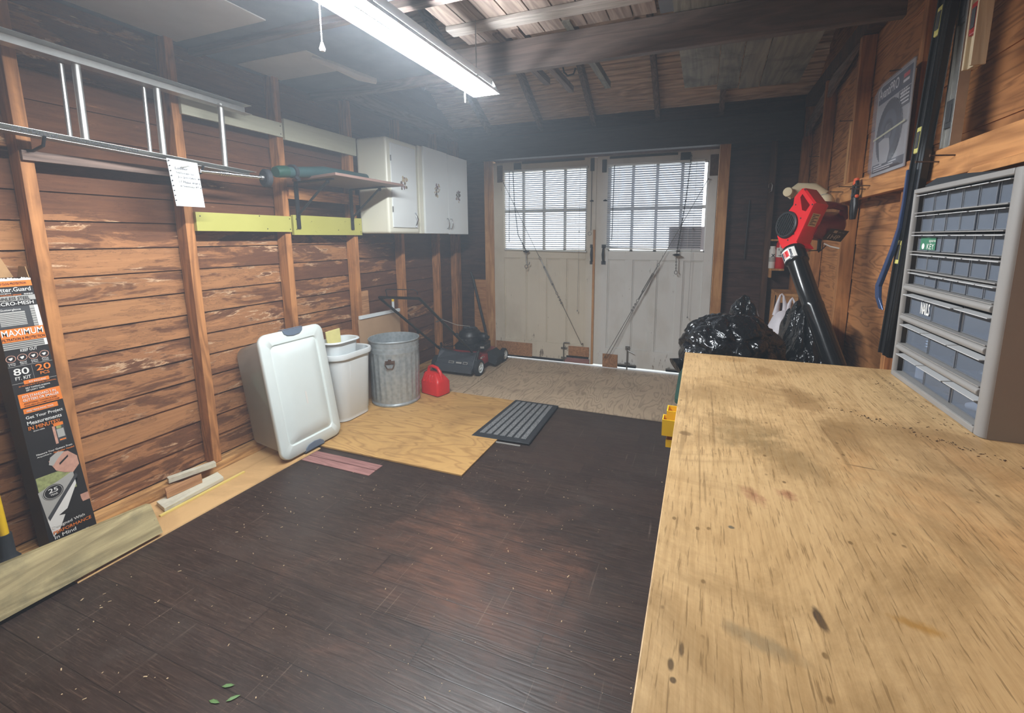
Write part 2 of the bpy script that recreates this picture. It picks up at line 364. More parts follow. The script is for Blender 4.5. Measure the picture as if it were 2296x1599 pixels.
def bench_extra(t, col):
    pos = t.n.new('ShaderNodeNewGeometry').outputs['Position']; sx = t.n.new('ShaderNodeSeparateXYZ'); t.link(pos, sx.inputs[0])
    # long dark drag marks of grease, dents, red paint, black spots
    wob = t.math('ADD', t.math('MULTIPLY', t.noise(t.coords(True, (6, 6, 1)), 1, 6, .7, .6), .7), t.math('MULTIPLY', t.noise(t.coords(True, (40, 14, 1)), 1, 4, .7), .3))
    def blob(x, y, rx, ry, rot, soft, c, a):
        nonlocal col
        u = t.math('SUBTRACT', sx.outputs['X'], x); v = t.math('SUBTRACT', sx.outputs['Y'], y); cs, sn = math.cos(rot), math.sin(rot)
        p = t.math('DIVIDE', t.math('ADD', t.math('MULTIPLY', u, cs), t.math('MULTIPLY', v, sn)), rx)
        q = t.math('DIVIDE', t.math('SUBTRACT', t.math('MULTIPLY', v, cs), t.math('MULTIPLY', u, sn)), ry)
        d = t.math('ADD', t.math('SQRT', t.math('ADD', t.math('MULTIPLY', p, p), t.math('MULTIPLY', q, q))), t.math('MULTIPLY', t.math('SUBTRACT', wob, .5), 6.0*soft+.45))
        col = t.mix(t.ramp(d, [(max(0, 1-soft), a), (1., 0.)]), col, c)
    B = S(112,86,52)
    for a in ((.235,1.64,.05,.10,.1,.5,S(140,104,62),.5), (.275,1.40,.055,.17,.15,.45,S(128,96,60),.5), (.325,1.15,.05,.13,.2,.5,S(122,94,60),.5),
              (.10,1.09,.11,.10,-.5,.8,S(116,98,66),.6), (.17,1.0,.10,.07,-.6,.8,S(118,98,66),.55), (.03,1.32,.10,.15,.2,.9,S(140,112,72),.45),
              (.11,.815,.028,.045,.3,.7,S(140,80,62),.8), (.16,.838,.034,.025,.2,.7,S(140,78,60),.8), (.157,.557,.007,.02,.15,.35,S(52,46,44),.95),
              (.003,.458,.0035,.012,0,.4,S(50,44,40),.9), (-.007,.435,.004,.009,0,.4,S(56,48,42),.9), (-.004,.418,.004,.004,0,.4,S(56,48,42),.9),
              (.068,.705,.006,.005,0,.4,S(80,84,78),.9), (.082,.50,.05,.014,-.25,.6,S(112,104,84),.55), (.256,.588,.045,.013,-.2,.6,S(164,118,52),.8),
              (-.012,1.036,.018,.012,0,.5,S(110,84,56),.8), (.33,.998,.035,.003,-.12,.5,S(84,74,60),.8), (.42,.85,.10,.30,.35,.9,S(196,148,96),.5),
              (.55,1.05,.05,.3,.4,.7,S(188,142,92),.5), (.13,1.76,.09,.03,.05,.9,S(170,128,74),.5)): blob(*a)
    fl = t.new('ShaderNodeTexVoronoi', Vector=t.coords(True, (30, 22, 1))); fl.inputs['Scale'].default_value = 1
    k = t.math('MULTIPLY', t.ramp(fl.outputs['Distance'], [(.07, 1.), (.12, 0.)]), t.ramp(t.noise(t.coords(True, (9, 9, 1)), 1, 3), [(.48, 0.), (.54, .75)]))
    col = t.mix(k, col, S(84,60,34))
    gm = t.ramp(t.noise(t.coords(True, (3.2, 3.6, 1)), 1, 8, .72, .8), [(.45, 0.), (.68, .7)]); col = t.mix(gm, col, S(126,98,62))
    gr = t.ramp(t.noise(t.coords(True, (120, 7, 1)), 1, 5, .7, .3), [(.42, 0.), (.75, .55)]); col = t.mix(gr, col, S(140,106,62))
    ticks = t.ramp(t.noise(t.coords(True, (230, 14, 1)), 1, 3, .7), [(.57, 0.), (.64, .55)])
    for rot in (.9, -.35, 1.9):
        mp = t.n.new('ShaderNodeMapping'); mp.inputs['Rotation'].default_value = (0, 0, rot); mp.inputs['Scale'].default_value = (60, 1.5, 1); t.link(pos, mp.inputs[0])
        col = t.mix(t.ramp(t.noise(mp.outputs[0], 1, 2, .5, .3), [(.69, 0.), (.715, .4)]), col, S(112,86,54))
    return t.mix(ticks, col, S(104,78,46))
MT['bench'] = plywood('bench_plywood', S(152,118,76), S(208,174,126), 'Y', 5, S(186,148,98), .5, lines=.25, sc=.9, rough=.45, extra=bench_extra)
MT['bench_frame'] = wood('bench_lumber', S(150,104,62), S(206,160,108), 'Z')
MT['pt_board'] = wood('weathered_green_board', S(112,98,66), S(174,158,116), 'Y', grain=.3, rings=4, spots=S(92,88,66), spot_amt=.65)
MT['pink'] = wood('faded_pink_board', S(120,82,78), S(170,124,118), 'X', grain=.25)
MT['scrap_white'] = wood('whitewashed_scrap', S(204,198,176), S(232,228,210), 'Y', grain=.12, spots=S(140,128,104), spot_amt=.5)
MT['scrap_brown'] = wood('cedar_scrap', S(132,90,58), S(186,138,96), 'Y', grain=.3)
MT['shelf'] = plain('brown_shelf_board', S(124,98,88), .5, var=.1)
MT['hardboard'] = plain('tan_hardboard', S(176,144,112), .7, var=.08)
def door_paint():
    t = NT('old_white_door_paint'); t.set(Roughness=.5)
    co = t.coords(True); pos = t.n.new('ShaderNodeNewGeometry').outputs['Position']; sx = t.n.new('ShaderNodeSeparateXYZ'); t.link(pos, sx.inputs[0])
    n = t.noise(co, 2.2, 6, .65); d = t.noise(t.coords(True, (26, 26, 6)), 1, 7, .72)
    lx = t.new('ShaderNodeMapRange', Value=sx.outputs['X']); lx.inputs[1].default_value = -1.15; lx.inputs[2].default_value = -.95
    c = t.mix(lx.outputs[0], t.mix(n, S(204,194,174), S(228,220,202)), t.mix(n, S(210,210,206), S(230,230,226)))
    low = t.new('ShaderNodeMapRange', Value=sx.outputs['Z']); low.inputs[1].default_value = 0.; low.inputs[2].default_value = .5; low.inputs[3].default_value = .09; low.inputs[4].default_value = 0.
    c = t.mix(t.ramp(t.math('ADD', d, low.outputs[0]), [(.66, 0.), (.71, .85)]), c, S(96,78,58))
    c = t.mix(t.math('MULTIPLY', t.ramp(t.noise(t.coords(True, (1, 1, .5)), 3, 5), [(.5, 0.), (.75, .4)]), 1.), c, S(166,152,128))
    t.base(c); t.bump(d, .15, .002); return t.m
MT['door'] = door_paint()
MT['door_panel'] = MT['door']
MT['white_metal'] = plain('white_enamel', S(214,218,216), .32, var=.03, vscale=3)
MT['cream_metal'] = plain('cream_enamel', S(216,214,196), .35, var=.04, vscale=3)
MT['lamp_white'] = plain('lamp_enamel', S(232,238,240), .35)
MT['chrome'] = plain('chrome', S(214,216,218), .15, 1.0)
MT['steel'] = plain('dull_steel', S(150,150,148), .42, 1.0, var=.2)
MT['alu'] = plain('scuffed_aluminium', S(196,196,192), .38, .85, var=.16, vscale=14)
MT['wire'] = plain('wire_rope', S(110,108,102), .5, .7)
MT['rust'] = plain('rusty_steel', S(96,72,56), .7, .4, var=.4, vscale=30)
MT['black_iron'] = plain('black_iron', S(34,33,36), .5, .2)
MT['black_plastic'] = plain('black_plastic', S(28,28,30), .45)
MT['black_gloss'] = plain('black_gloss_tube', S(20,20,21), .2, var=.15, vscale=5)
MT['black_rubber'] = plain('black_rubber', S(34,36,40), .75)
MT['grey_plastic'] = plain('dark_grey_plastic', S(70,74,80), .5)
MT['org'] = plain('grey_cabinet_plastic', S(134,131,128), .45, var=.05)
MT['red'] = plain('glossy_red_plastic', S(206,28,34), .3)
MT['red_dark'] = plain('dark_red_plastic', S(112,22,36), .35)
MT['red_can'] = plain('red_fuel_plastic', S(208,34,30), .35, var=.06)
MT['red_deck'] = plain('red_deck_paint', S(150,44,48), .4, var=.1)
MT['white_plastic'] = plain('white_plastic', S(222,229,230), .4, var=.03)
MT['lid'] = plain('white_tote_lid', S(212,220,216), .42, var=.03, bump=.05)
MT['blue_grey'] = plain('slate_blue_plastic', S(96,108,124), .5)
def cloudy():
    t = NT('cloudy_tote_plastic'); t.set(Roughness=.35); t.base(S(226,224,220))
    tl_ = t.new('ShaderNodeBsdfTranslucent', Color=S(240,238,234)); m1 = t.new('ShaderNodeMixShader', Fac=.5); t.link(t.b.outputs[0], m1.inputs[1]); t.link(tl_.outputs[0], m1.inputs[2])
    tr = t.new('ShaderNodeBsdfTransparent', Color=S(236,234,230)); m2 = t.new('ShaderNodeMixShader', Fac=.62); t.link(tr.outputs[0], m2.inputs[1]); t.link(m1.outputs[0], m2.inputs[2])
    t.link(m2.outputs[0], t.out.inputs[0]); return t.m
MT['tote'] = cloudy()
MT['teal'] = plain('pale_teal_plastic', S(160,206,202), .5)
MT['foam'] = plain('yellow_foam', S(224,214,142), .9, var=.15, bump=.4)
MT['yellow'] = plain('yellow_plastic', S(232,188,28), .4)
MT['green'] = plain('dark_green_plastic', S(26,62,50), .45)
MT['green_tube'] = plain('green_sheet_metal', S(44,70,70), .45, var=.1)
MT['cream'] = plain('cream_cloth', S(214,198,164), .8, var=.1)
MT['paper'] = None
MT['cardboard'] = plain('brown_cardboard', S(160,124,84), .85, var=.1)
MT['box_black'] = plain('printed_black', S(34,30,30), .5)
MT['orange'] = plain('printed_orange', S(226,124,48), .5)
MT['white'] = plain('printed_white', S(222,220,214), .55)
MT['pgrey'] = plain('printed_grey', S(168,166,160), .5)
MT['pdark'] = plain('printed_dark_grey', S(64,64,66), .5)
MT['pblue'] = plain('printed_navy', S(36,44,64), .45)
MT['pgreen'] = plain('printed_green', S(48,112,84), .5)
MT['pleaf'] = plain('printed_leaf', S(152,158,104), .6, var=.4, vscale=60)
MT['skin'] = plain('printed_skin', S(196,148,128), .6, var=.2, vscale=40)
MT['ink'] = plain('pen_ink', S(34,34,44), .6)
MT['leaf'] = plain('green_leaf', S(96,130,74), .6)
MT['debris'] = plain('wood_crumbs', S(196,172,136), .9, var=.3)
MT['blue_steel'] = plain('blue_painted_steel', S(56,76,116), .3, .3, var=.15)
MT['grey_wood'] = wood('grey_wood_level', S(104,92,76), S(142,128,108), 'Z', grain=.2)
MT['vial'] = plain('yellow_vial_frame', S(214,206,120), .4)
MT['red_vial'] = plain('red_vial', S(158,44,42), .3)
MT['orange_rubber'] = plain('orange_rubber', S(228,92,48), .5)
MT['glass'] = glassy('window_glass', (1,1,1,1), .07, .03, (.9,.95,1,1))
MT['clear'] = glassy('clear_drawer_plastic', S(214,220,230), .22, .12, S(170,178,190))
MT['clear_lip'] = glassy('frosted_drawer_lip', S(236,238,240), .75, .3, S(206,206,206))
MT['blister'] = glassy('blister_plastic', S(240,240,246), .22, .08, S(190,190,200))
def galv():
    t = NT('galvanised_sheet'); t.set(Metallic=.4, Roughness=.4); co = t.coords()
    v = t.new('ShaderNodeTexVoronoi', Vector=co, Scale=34.0); n = t.noise(co, 5, 6, .7)
    c = t.mix(t.math('ADD', t.math('MULTIPLY', v.outputs['Distance'], .4), t.math('MULTIPLY', n, .6)), S(122,132,138), S(200,208,210))
    t.base(t.mix(t.ramp(n, [(.58, 0.), (.72, .5)]), c, S(112,98,84))); return t.m
MT['galv'] = galv()
def bagmat():
    t = NT('black_bin_liner'); t.set(Roughness=.22); t.base(S(14,14,16)); co = t.coords()
    a = t.noise(co, 4.5, 2, .4, 1.2); b = t.noise(co, 13, 2, .5, 2.)
    r = t.math('ABSOLUTE', t.math('SUBTRACT', a, .5)); r2 = t.math('ABSOLUTE', t.math('SUBTRACT', b, .5))
    t.bump(t.math('ADD', r, t.math('MULTIPLY', r2, .25)), .8, .06); return t.m
MT['bag'] = bagmat()
def slat():
    t = NT('blind_slat'); t.set(Roughness=.5); t.base(S(184,188,196))
    tr = t.new('ShaderNodeBsdfTranslucent', Color=S(150,166,190)); mx = t.new('ShaderNodeMixShader', Fac=.07)
    t.link(t.b.outputs[0], mx.inputs[1]); t.link(tr.outputs[0], mx.inputs[2]); t.link(mx.outputs[0], t.out.inputs[0]); return t.m
MT['slat'] = slat()
def carpet():
    t = NT('grey_mat_pile'); t.set(Roughness=.95); n = t.noise(t.coords(), 260, 3, .8)
    t.base(t.ramp(n, [(.38, S(44,46,52)), (.52, S(112,114,116)), (.62, S(186,186,182))])); t.bump(n, .8, .004); return t.m
MT['carpet'] = carpet()
def lined():
    t = NT('ruled_paper'); t.set(Roughness=.7); sx = t.n.new('ShaderNodeSeparateXYZ'); t.link(t.n.new('ShaderNodeNewGeometry').outputs['Position'], sx.inputs[0])
    f = t.math('FRACT', t.math('DIVIDE', sx.outputs['Z'], .0085)); t.base(t.mix(t.ramp(f, [(.0, 1.), (.16, 0.)], 'CONSTANT'), S(222,222,216), S(152,164,184))); return t.m
MT['paper'] = lined()
MT['tube_on'] = emit('glowing_tube', (.91, .96, 1.0, 1), 195.0)
MT['outside'] = plain('outside_concrete', S(190,188,182), .9)
MT['sky'] = emit('daylight_sky', (.82,.91,1.0,1), 2.6); MT['sky'].cycles.emission_sampling = 'NONE'

# ------------------------------------------------------------------ room shell
XL, XR, YB, YF = -2.755, .845, 4.665, -1.6     # inner faces of the siding
SL, SR = -2.66, .768                            # room faces of the studs
struct('floor', G().box(-2.9, 1.0, YF-.1, 4.62, -.08, 0), MT['floor'])
g = G()
n = 20; p = .1285; z = .06-p
while z < 4.3:                                 # lapped boards seen from inside: each leans a little
    y0, y1 = (YF, YB+.02) if z < 2.42 else (max(YF, 1.53-(4.38-z)/.58), min(YB+.02, 1.53+(4.38-z)/.58))
    g.hexa([(XL-.03,y0,z),(XL+.011,y0,z),(XL+.011,y1,z),(XL-.03,y1,z),(XL-.03,y0,z+p+.012),(XL-.003,y0,z+p+.012),(XL-.003,y1,z+p+.012),(XL-.03,y1,z+p+.012)])
    z += p
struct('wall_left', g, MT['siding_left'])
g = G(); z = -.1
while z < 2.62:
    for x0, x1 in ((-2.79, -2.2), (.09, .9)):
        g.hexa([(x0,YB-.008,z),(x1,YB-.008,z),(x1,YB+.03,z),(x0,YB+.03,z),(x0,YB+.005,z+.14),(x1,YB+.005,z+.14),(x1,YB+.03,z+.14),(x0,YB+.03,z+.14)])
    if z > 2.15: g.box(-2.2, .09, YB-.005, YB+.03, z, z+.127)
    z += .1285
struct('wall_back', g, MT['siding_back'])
g = G(); zz = [-.05, .17, .37, .56, .76, .95, 1.15, 1.355, 1.56, 1.76, 1.97, 2.17, 2.38, 2.59, 2.80, 3.01, 3.22, 3.43, 3.64, 3.85, 4.06, 4.25]
for a, b in zip(zz, zz[1:]):
    y0, y1 = (YF, YB) if a < 2.4 else (max(YF, 1.53-(4.38-a)/.58), min(YB, 1.53+(4.38-a)/.58))
    g.hexa([(XR-.004,y0,a),(XR+.03,y0,a),(XR+.03,y1,a),(XR-.004,y1,a),(XR+.002,y0,b+.01),(XR+.03,y0,b+.01),(XR+.03,y1,b+.01),(XR+.002,y1,b+.01)])
struct('wall_right', g, MT['siding_right'])
struct('wall_front', G().box(-2.8, .9, YF-.05, YF, -.05, 3.7), MT['siding_right'])
# sill plates
struct('baseboard_left', G().box(XL+.012, SL+.004, YF, 4.64, 0, .055), MT['sill'], bevel=.003)
struct('baseboard_right', G().box(SR, XR-.006, YF, 4.64, 0, .05), MT['sill'], bevel=.003)
# gable roof: ridge across the room, boards along X, eave over the doors
BZ, SLP, RY = 2.535, .58, 1.53
zr = BZ+.085+(YB-RY)*SLP
for sgn, ye in ((1, YB+.03), (-1, 2*RY-YB-.03)):
    g = G()
    for k in range(60):
        t0, t1 = k*.062, k*.062+.047
        ya, yb = ye-sgn*t0/math.hypot(1, SLP), ye-sgn*t1/math.hypot(1, SLP)
        if (yb-RY)*sgn < 0: break
        za, zb = zr-abs(ya-RY)*SLP, zr-abs(yb-RY)*SLP
        g.hexa([(-2.80,ya,za),(.90,ya,za),(.90,yb,zb),(-2.80,yb,zb),(-2.80,ya,za+.02),(.90,ya,za+.02),(.90,yb,zb+.02),(-2.80,yb,zb+.02)])
    struct('ceiling', g, MT['sheath'])
g = G(); zo = zr+.035; e = 4.78-RY
g.hexa([(-2.88,RY,zo),(.98,RY,zo),(.98,RY+e,zo-e*SLP),(-2.88,RY+e,zo-e*SLP),(-2.88,RY,zo+.03),(.98,RY,zo+.03),(.98,RY+e,zo-e*SLP+.03),(-2.88,RY+e,zo-e*SLP+.03)])
g.hexa([(-2.88,RY,zo),(.98,RY,zo),(.98,RY-e,zo-e*SLP),(-2.88,RY-e,zo-e*SLP),(-2.88,RY,zo+.03),(.98,RY,zo+.03),(.98,RY-e,zo-e*SLP+.03),(-2.88,RY-e,zo-e*SLP+.03)])
struct('roof', g, plain('roof_felt', S(30,28,28), .9))
# loft floor boards, running along the room above the nailed plank
g = G()
for k in range(9): g.box(-1.405+.125*k, -1.405+.125*k+.117, 1.84, 2.595, 2.564, 2.584)
struct('ceiling', g, MT['sheath_side'])
g = G().box(-2.86, -2.775, YF, 4.74, 2.5, 2.72).box(.875, .96, YF, 4.74, 2.5, 2.72).box(-2.86, .96, 4.69, 4.76, 2.5, 2.72)
struct('trim_1', g, MT['header'])
# ------------------------------------------------------------------ framing
struct('trim_2', G().box(XL+.015, SL, YF, 4.62, 2.46, 2.555), MT['rafter'])          # top plates
struct('trim_3', G().box(SR, XR-.006, 2.9, 4.62, 2.50, 2.59), MT['stud_dark'])
def stud(x0, x1, y0, y1, z0, z1, m, label, grp=None, lean=0):
    g = G(); g.hexa([(x0,y0,z0),(x1,y0,z0),(x1,y1,z0),(x0,y1,z0),(x0,y0+lean,z1),(x1,y0+lean,z1),(x1,y1+lean,z1),(x0,y1+lean,z1)])
    return tag(obj('wall_stud', g, MT[m], bevel=.002), label, 'wall stud', grp)
LG, RG = 'studs of the left wall', 'studs of the right wall'
for y0, y1, lab in ((1.018,1.062,'exposed pine stud of the left wall, beside the black gutter guard box'),
                    (1.625,1.670,'exposed pine stud of the left wall, above the small scrap wood pile'),
                    (2.248,2.293,'exposed pine stud of the left wall, behind the joint of the two yellow boards'),
                    (2.885,2.930,'exposed pine stud of the left wall, behind the nested white bins'),
                    (3.500,3.542,'exposed pine stud of the left wall, behind the top bar of the mower handle'),
                    (4.115,4.155,'exposed pine stud of the left wall, below the far cabinet doors'),
                    (4.50,4.60,'double pine corner stud of the left wall, left of the black pole')):
    stud(XL+.013, SL, y0, y1, .057, 2.455, 'stud', lab, LG)
for y0, y1, lab in ((3.11,3.155,'exposed stud of the right wall, behind the black spring clamp'),
                    (3.87,3.912,'exposed stud of the right wall, just above the red blower'),
                    (4.56,4.62,'dark corner stud of the right wall, where the diagonal brace starts')):
    stud(SR+.001, XR-.006, y0, y1, .052, 2.497, 'stud', lab, RG)
stud(SR+.001, XR-.006, 2.28, 2.324, .052, 2.497, 'stud', 'exposed stud of the right wall, between the packed saw blade and the levels', RG)
# brace let into the right wall, ledger, board under it
tag(obj('diagonal_brace', G().hexa([(SR+.012,4.55,2.25),(SR+.035,4.55,2.25),(SR+.035,4.55,2.35),(SR+.012,4.55,2.35),(SR+.012,2.6,2.62),(SR+.035,2.6,2.62),(SR+.035,2.6,2.72),(SR+.012,2.6,2.72)]), MT['rafter']),
    'sloping timber brace across the studs of the right wall', 'brace')
tag(obj('wall_ledger', G().box(SR-.032, SR-.001, .2, 3.30, 1.592, 1.692), MT['ledger'], bevel=.003), 'long horizontal fir board with nails along the right wall', 'board')
tag(obj('wood_batten', G().box(SR+.002, SR+.03, 3.16, 3.2, 1.63, 2.06), MT['stud_new']), 'short pale batten nailed beside the stud above the spring clamp', 'batten')
# back wall posts
def post(x0, x1, y0, y1, z0, z1, m, lab): return tag(obj('door_post', G().box(x0, x1, y0, y1, z0, z1), MT[m], bevel=.002), lab, 'post')
post(-2.325, -2.215, 4.57, 4.65, 0, 2.225, 'stud_new', 'tall pine post left of the double doors')
post(.108, .20, 4.56, 4.65, 0, 2.40, 'stud_new', 'tall pine post right of the double doors')
tag(obj('wall_stud', G().box(.535, .583, 4.58, 4.652, 0, 2.24), MT['stud_dark']), 'dark stud on the back wall with a wire hook, left of the fire extinguisher', 'wall stud')
tag(obj('pine_patch', G().box(-2.50, -2.33, 4.61, 4.652, 0, .9), MT['pine_patch']), 'low patch of new pine boards left of the door post', 'board')
# door header and joists
struct('beam_header', G().box(-2.62, .76, 4.55, 4.655, 2.235, 2.47), MT['header'])
bx = tag(obj('ceiling_beam', G().box(-2.72, .80, 2.60, 2.645, 2.378, 2.552), MT['beam'], bevel=.003), 'long dark ceiling beam crossing the room, far end of the light', 'beam')
tag(obj('ceiling_beam', G().box(-2.72, .80, 1.78, 1.825, 2.40, 2.552), MT['beam']), 'dark ceiling beam between the two pale ceiling panels', 'beam')
tag(obj('ceiling_beam', G().box(-2.72, .80, .95, .995, 2.40, 2.552), MT['beam']), 'dark ceiling beam above the near end of the shop light', 'beam')
for i, x in enumerate((.10, -.47, -1.10, -1.675, -2.29)):
    y1 = 1.6
    zb = lambda y: BZ+.08+(YB-y)*SLP
    g = G(); w = .022
    g.hexa([(x-w,4.66,zb(4.66)-.10),(x+w,4.66,zb(4.66)-.10),(x+w,4.66,zb(4.66)-.002),(x-w,4.66,zb(4.66)-.002),(x-w,y1,zb(y1)-.10),(x+w,y1,zb(y1)-.10),(x+w,y1,zb(y1)-.002),(x-w,y1,zb(y1)-.002)])
    tag(obj('rafter', g, MT['rafter']), ('roof rafter behind the grey loft boards', 'roof rafter just left of the grey loft boards', 'roof rafter in the middle of the far roof slope', 'roof rafter behind the loose sticks on the beam', 'roof rafter in the far left corner above the cabinets')[i], 'rafter', 'rafters above the doors')
# boards laid on the joists (left half of the ceiling) and two pale panels under them
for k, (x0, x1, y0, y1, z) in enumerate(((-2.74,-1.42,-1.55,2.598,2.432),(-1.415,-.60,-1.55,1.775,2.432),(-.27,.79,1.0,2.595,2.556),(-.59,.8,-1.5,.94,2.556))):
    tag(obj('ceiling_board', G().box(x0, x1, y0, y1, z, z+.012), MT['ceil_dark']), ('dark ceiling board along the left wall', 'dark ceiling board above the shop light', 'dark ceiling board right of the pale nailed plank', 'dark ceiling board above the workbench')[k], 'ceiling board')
tag(obj('ceiling_panel', G().box(-2.68, -2.02, 1.02, 1.70, 2.427, 2.4315), MT['ceil_panel']), 'pale ceiling panel nearest the camera, above the ladder', 'ceiling panel')
pn = tag(obj('ceiling_panel', G().box(-2.68, -2.13, 2.03, 2.33, 2.427, 2.4315), MT['ceil_panel']), 'pale ceiling panel above the wall shelf, beside the hanging cloth', 'ceiling panel')
g = G(); g.tube([(-2.12,2.06,2.40),(-2.05,2.14,2.38),(-1.98,2.26,2.35),(-1.93,2.36,2.345)], [.012,.022,.026,.018], 8)
tag(obj('hanging_rag', g, MT['ceil_panel'], smooth=True), 'grey twisted rag hanging from the ceiling beside the pale panel', 'rag')
tag(obj('nailed_plank', G().box(-1.41, -.29, 2.33, 2.42, 2.54, 2.562), wood('nailed_plank_wood', S(150,142,134), S(206,198,190), 'X', grain=.2), bevel=.002), 'pale plank with nail heads across the ceiling opening', 'plank')
# grey boards stored in the loft, loose sticks, rods
for k, (a, b, c, d, ye) in enumerate(((-.204,.040,-.195,.041,3.88),(.046,.165,.044,.195,4.02),(.172,.300,.203,.345,4.05),(.306,.561,.352,.62,4.05))):
    z = 2.555; y0 = 2.3
    tag(obj('loft_plank', G().hexa([(a,y0,z),(b,y0,z),(d,ye,z),(c,ye,z),(a,y0,z+.022),(b,y0,z+.022),(d,ye,z+.022),(c,ye,z+.022)]), MT['loftboard'], bevel=.002),
        ('grey loft plank, leftmost of the four over the beam', 'narrow cracked loft plank, second from the left over the beam', 'stained loft plank, third from the left over the beam', 'wide grey loft plank, rightmost of the four over the beam')[k], 'plank', 'planks stored in the loft')
for k, (x, y0, y1, m) in enumerate(((-1.18,2.5,3.42,'rafter'),(-1.06,2.5,3.66,'rafter'),(-.76,2.5,3.66,'loftboard'))):
    tag(obj('loft_stick', G().box(x-.022, x+.022, y0, y1, 2.553, 2.60), MT[m]), ('square stick on the beam, nearest the shop light', 'square stick on the beam, middle of three', 'square stick on the beam, left of the open sheathing')[k], 'stick', 'sticks stored in the loft')
for k, y in enumerate((3.05, 3.22)):
    tag(obj('metal_rod', G().cyl((-1.2,y,2.622+.0*k), (-.72,y,2.622), .014, 10), MT['rust'], smooth=True), ('rusty rod lying across the loft sticks, near one', 'rusty rod lying across the loft sticks, far one')[k], 'rod')
g = G(); g.tube([(-1.0,3.22,2.61),(-.98,3.2,2.55),(-.95,3.19,2.52),(-.91,3.2,2.53),(-.90,3.21,2.57)], .006, 8)
tag(obj('iron_hook', g, MT['black_iron'], smooth=True), 'bent iron hook hanging from the loft rods', 'hook')

# ------------------------------------------------------------------ floor coverings
tag(obj('floor_strip', G().hexa([(SL+.006,.84,0),(-2.31,.84,0),(-2.31,2.08,0),(SL+.006,2.08,0),(SL+.006,.84,.006),(-2.312,.84,.006),(-2.312,2.08,.006),(SL+.006,2.08,.006)]), MT['ply_strip']), 'pale plywood strip along the foot of the left wall', 'floor board')
tag(obj('plywood_sheet', G().hexa([(SL+.006,2.095,.001),(-1.25,2.105,.001),(-1.258,3.315,.001),(SL+.006,3.315,.001),(SL+.006,2.095,.013),(-1.25,2.105,.013),(-1.258,3.315,.013),(SL+.006,3.315,.013)]), MT['ply_gold'], bevel=.002), 'golden plywood sheet on the floor under bins, trash can and doormat', 'plywood sheet')
tag(obj('plywood_sheet', G().hexa([(SL+.006,3.325,.001),(-1.945,3.325,.001),(-2.0,4.56,.001),(SL+.006,4.56,.001),(SL+.006,3.325,.008),(-1.945,3.325,.008),(-2.0,4.56,.008),(SL+.006,4.56,.008)]), MT['ply_grey']), 'weathered plywood sheet under the lawn mower', 'plywood sheet')
tag(obj('plywood_sheet', G().hexa([(-1.938,3.325,.001),(.75,3.325,.001),(.75,4.56,.001),(-1.993,4.56,.001),(-1.938,3.325,.008),(.75,3.325,.008),(.75,4.56,.008),(-1.993,4.56,.008)]), MT['ply_grey']), 'weathered plywood sheet in front of the double doors', 'plywood sheet')
for k, (y0, y1) in enumerate(((1.918,1.978),(1.983,2.042))):
    tag(obj('pink_floorboard', G().box(-2.30, -1.77, y0, y1, .0005, .004), MT['pink']), ('faded pink floorboard patch, near one by the tote lid', 'faded pink floorboard patch, far one along the plywood edge')[k], 'floor board')
# doormat
g = G(); A, B_, Cc, D = V((-1.45,2.588,0)), V((-1.02,2.605,0)), V((-1.04,3.325,0)), V((-1.425,3.325,0))
zt = lambda x: .0145
t = thing('doormat', 'black ribbed doormat with grey pile strips on the plywood', 'doormat', (-1.24,2.95,.0135))
at = lambda u, v, z: (A*(1-u)*(1-v)+B_*u*(1-v)+Cc*u*v+D*(1-u)*v)+V((0,0,z))
g = G().hexa([at(0,0,.0138),at(1,0,.0138),at(1,1,.0138),at(0,1,.0138),at(.01,.006,.018),at(.99,.006,.018),at(.99,.994,.018),at(.01,.994,.018)])
obj('rubber_base', g, MT['black_rubber'], t)
for k in range(7):
    u0 = .085+k*.122; u1 = u0+.086
    obj('pile_strip', G().hexa([at(u0,.07,.0175),at(u1,.07,.0175),at(u1,.95,.0175),at(u0,.95,.0175),at(u0,.07,.0225),at(u1,.07,.0225),at(u1,.95,.0225),at(u0,.95,.0225)]), MT['carpet'], t, bevel=.002)
tag(obj('wood_splinter', G().bar((-1.255,2.577,.003), (-1.075,2.583,.003), .008, .006), MT['pgrey']), 'thin grey stick on the dark floor along the near edge of the doormat', 'stick')
for k, (x, y, a) in enumerate(((-1.32,.768,.5),(-1.312,.72,.2),(-1.268,.747,.9))):
    g = G(); u = V((math.cos(a), math.sin(a), 0)); w = V((-u.y, u.x, 0)); c = V((x, y, .003)); up = V((0,0,.003))
    r0 = [c-u*.018, c-u*.006-w*.0045, c+u*.008-w*.004, c+u*.02, c+u*.008+w*.004+up, c-u*.006+w*.0045+up]
    g.prism(r0, (0,0,.0008)); tag(obj('fallen_leaf', g, MT['leaf']), ('small green leaf on the dark floor, farthest of three', 'small green leaf on the dark floor, nearest of three', 'small green leaf on the dark floor, rightmost of three')[k], 'leaf', 'leaves on the dark floor')
g = G()
for k in range(420):                             # crumbs and shavings
    x, y = random.uniform(-2.2, -.12), random.uniform(.4, 2.5)
    if y > 2.08 and x < -1.24: continue
    s = random.uniform(.0006, .0018)*(1.6 if random.random() < .1 else 1); a = random.uniform(0, PI); l = s*random.choice((1, 1, 1, 2, 3.5))
    u = V((math.cos(a), math.sin(a), 0)); w = V((-u.y, u.x, 0)); g.obox((x, y, s*.5+.0004), u*l, w*s, V((0,0,s*.5)))
tag(obj('wood_crumbs', g, MT['debris']), 'pale wood crumbs and shavings scattered over the dark floor', 'debris', kind='stuff')
g = G()
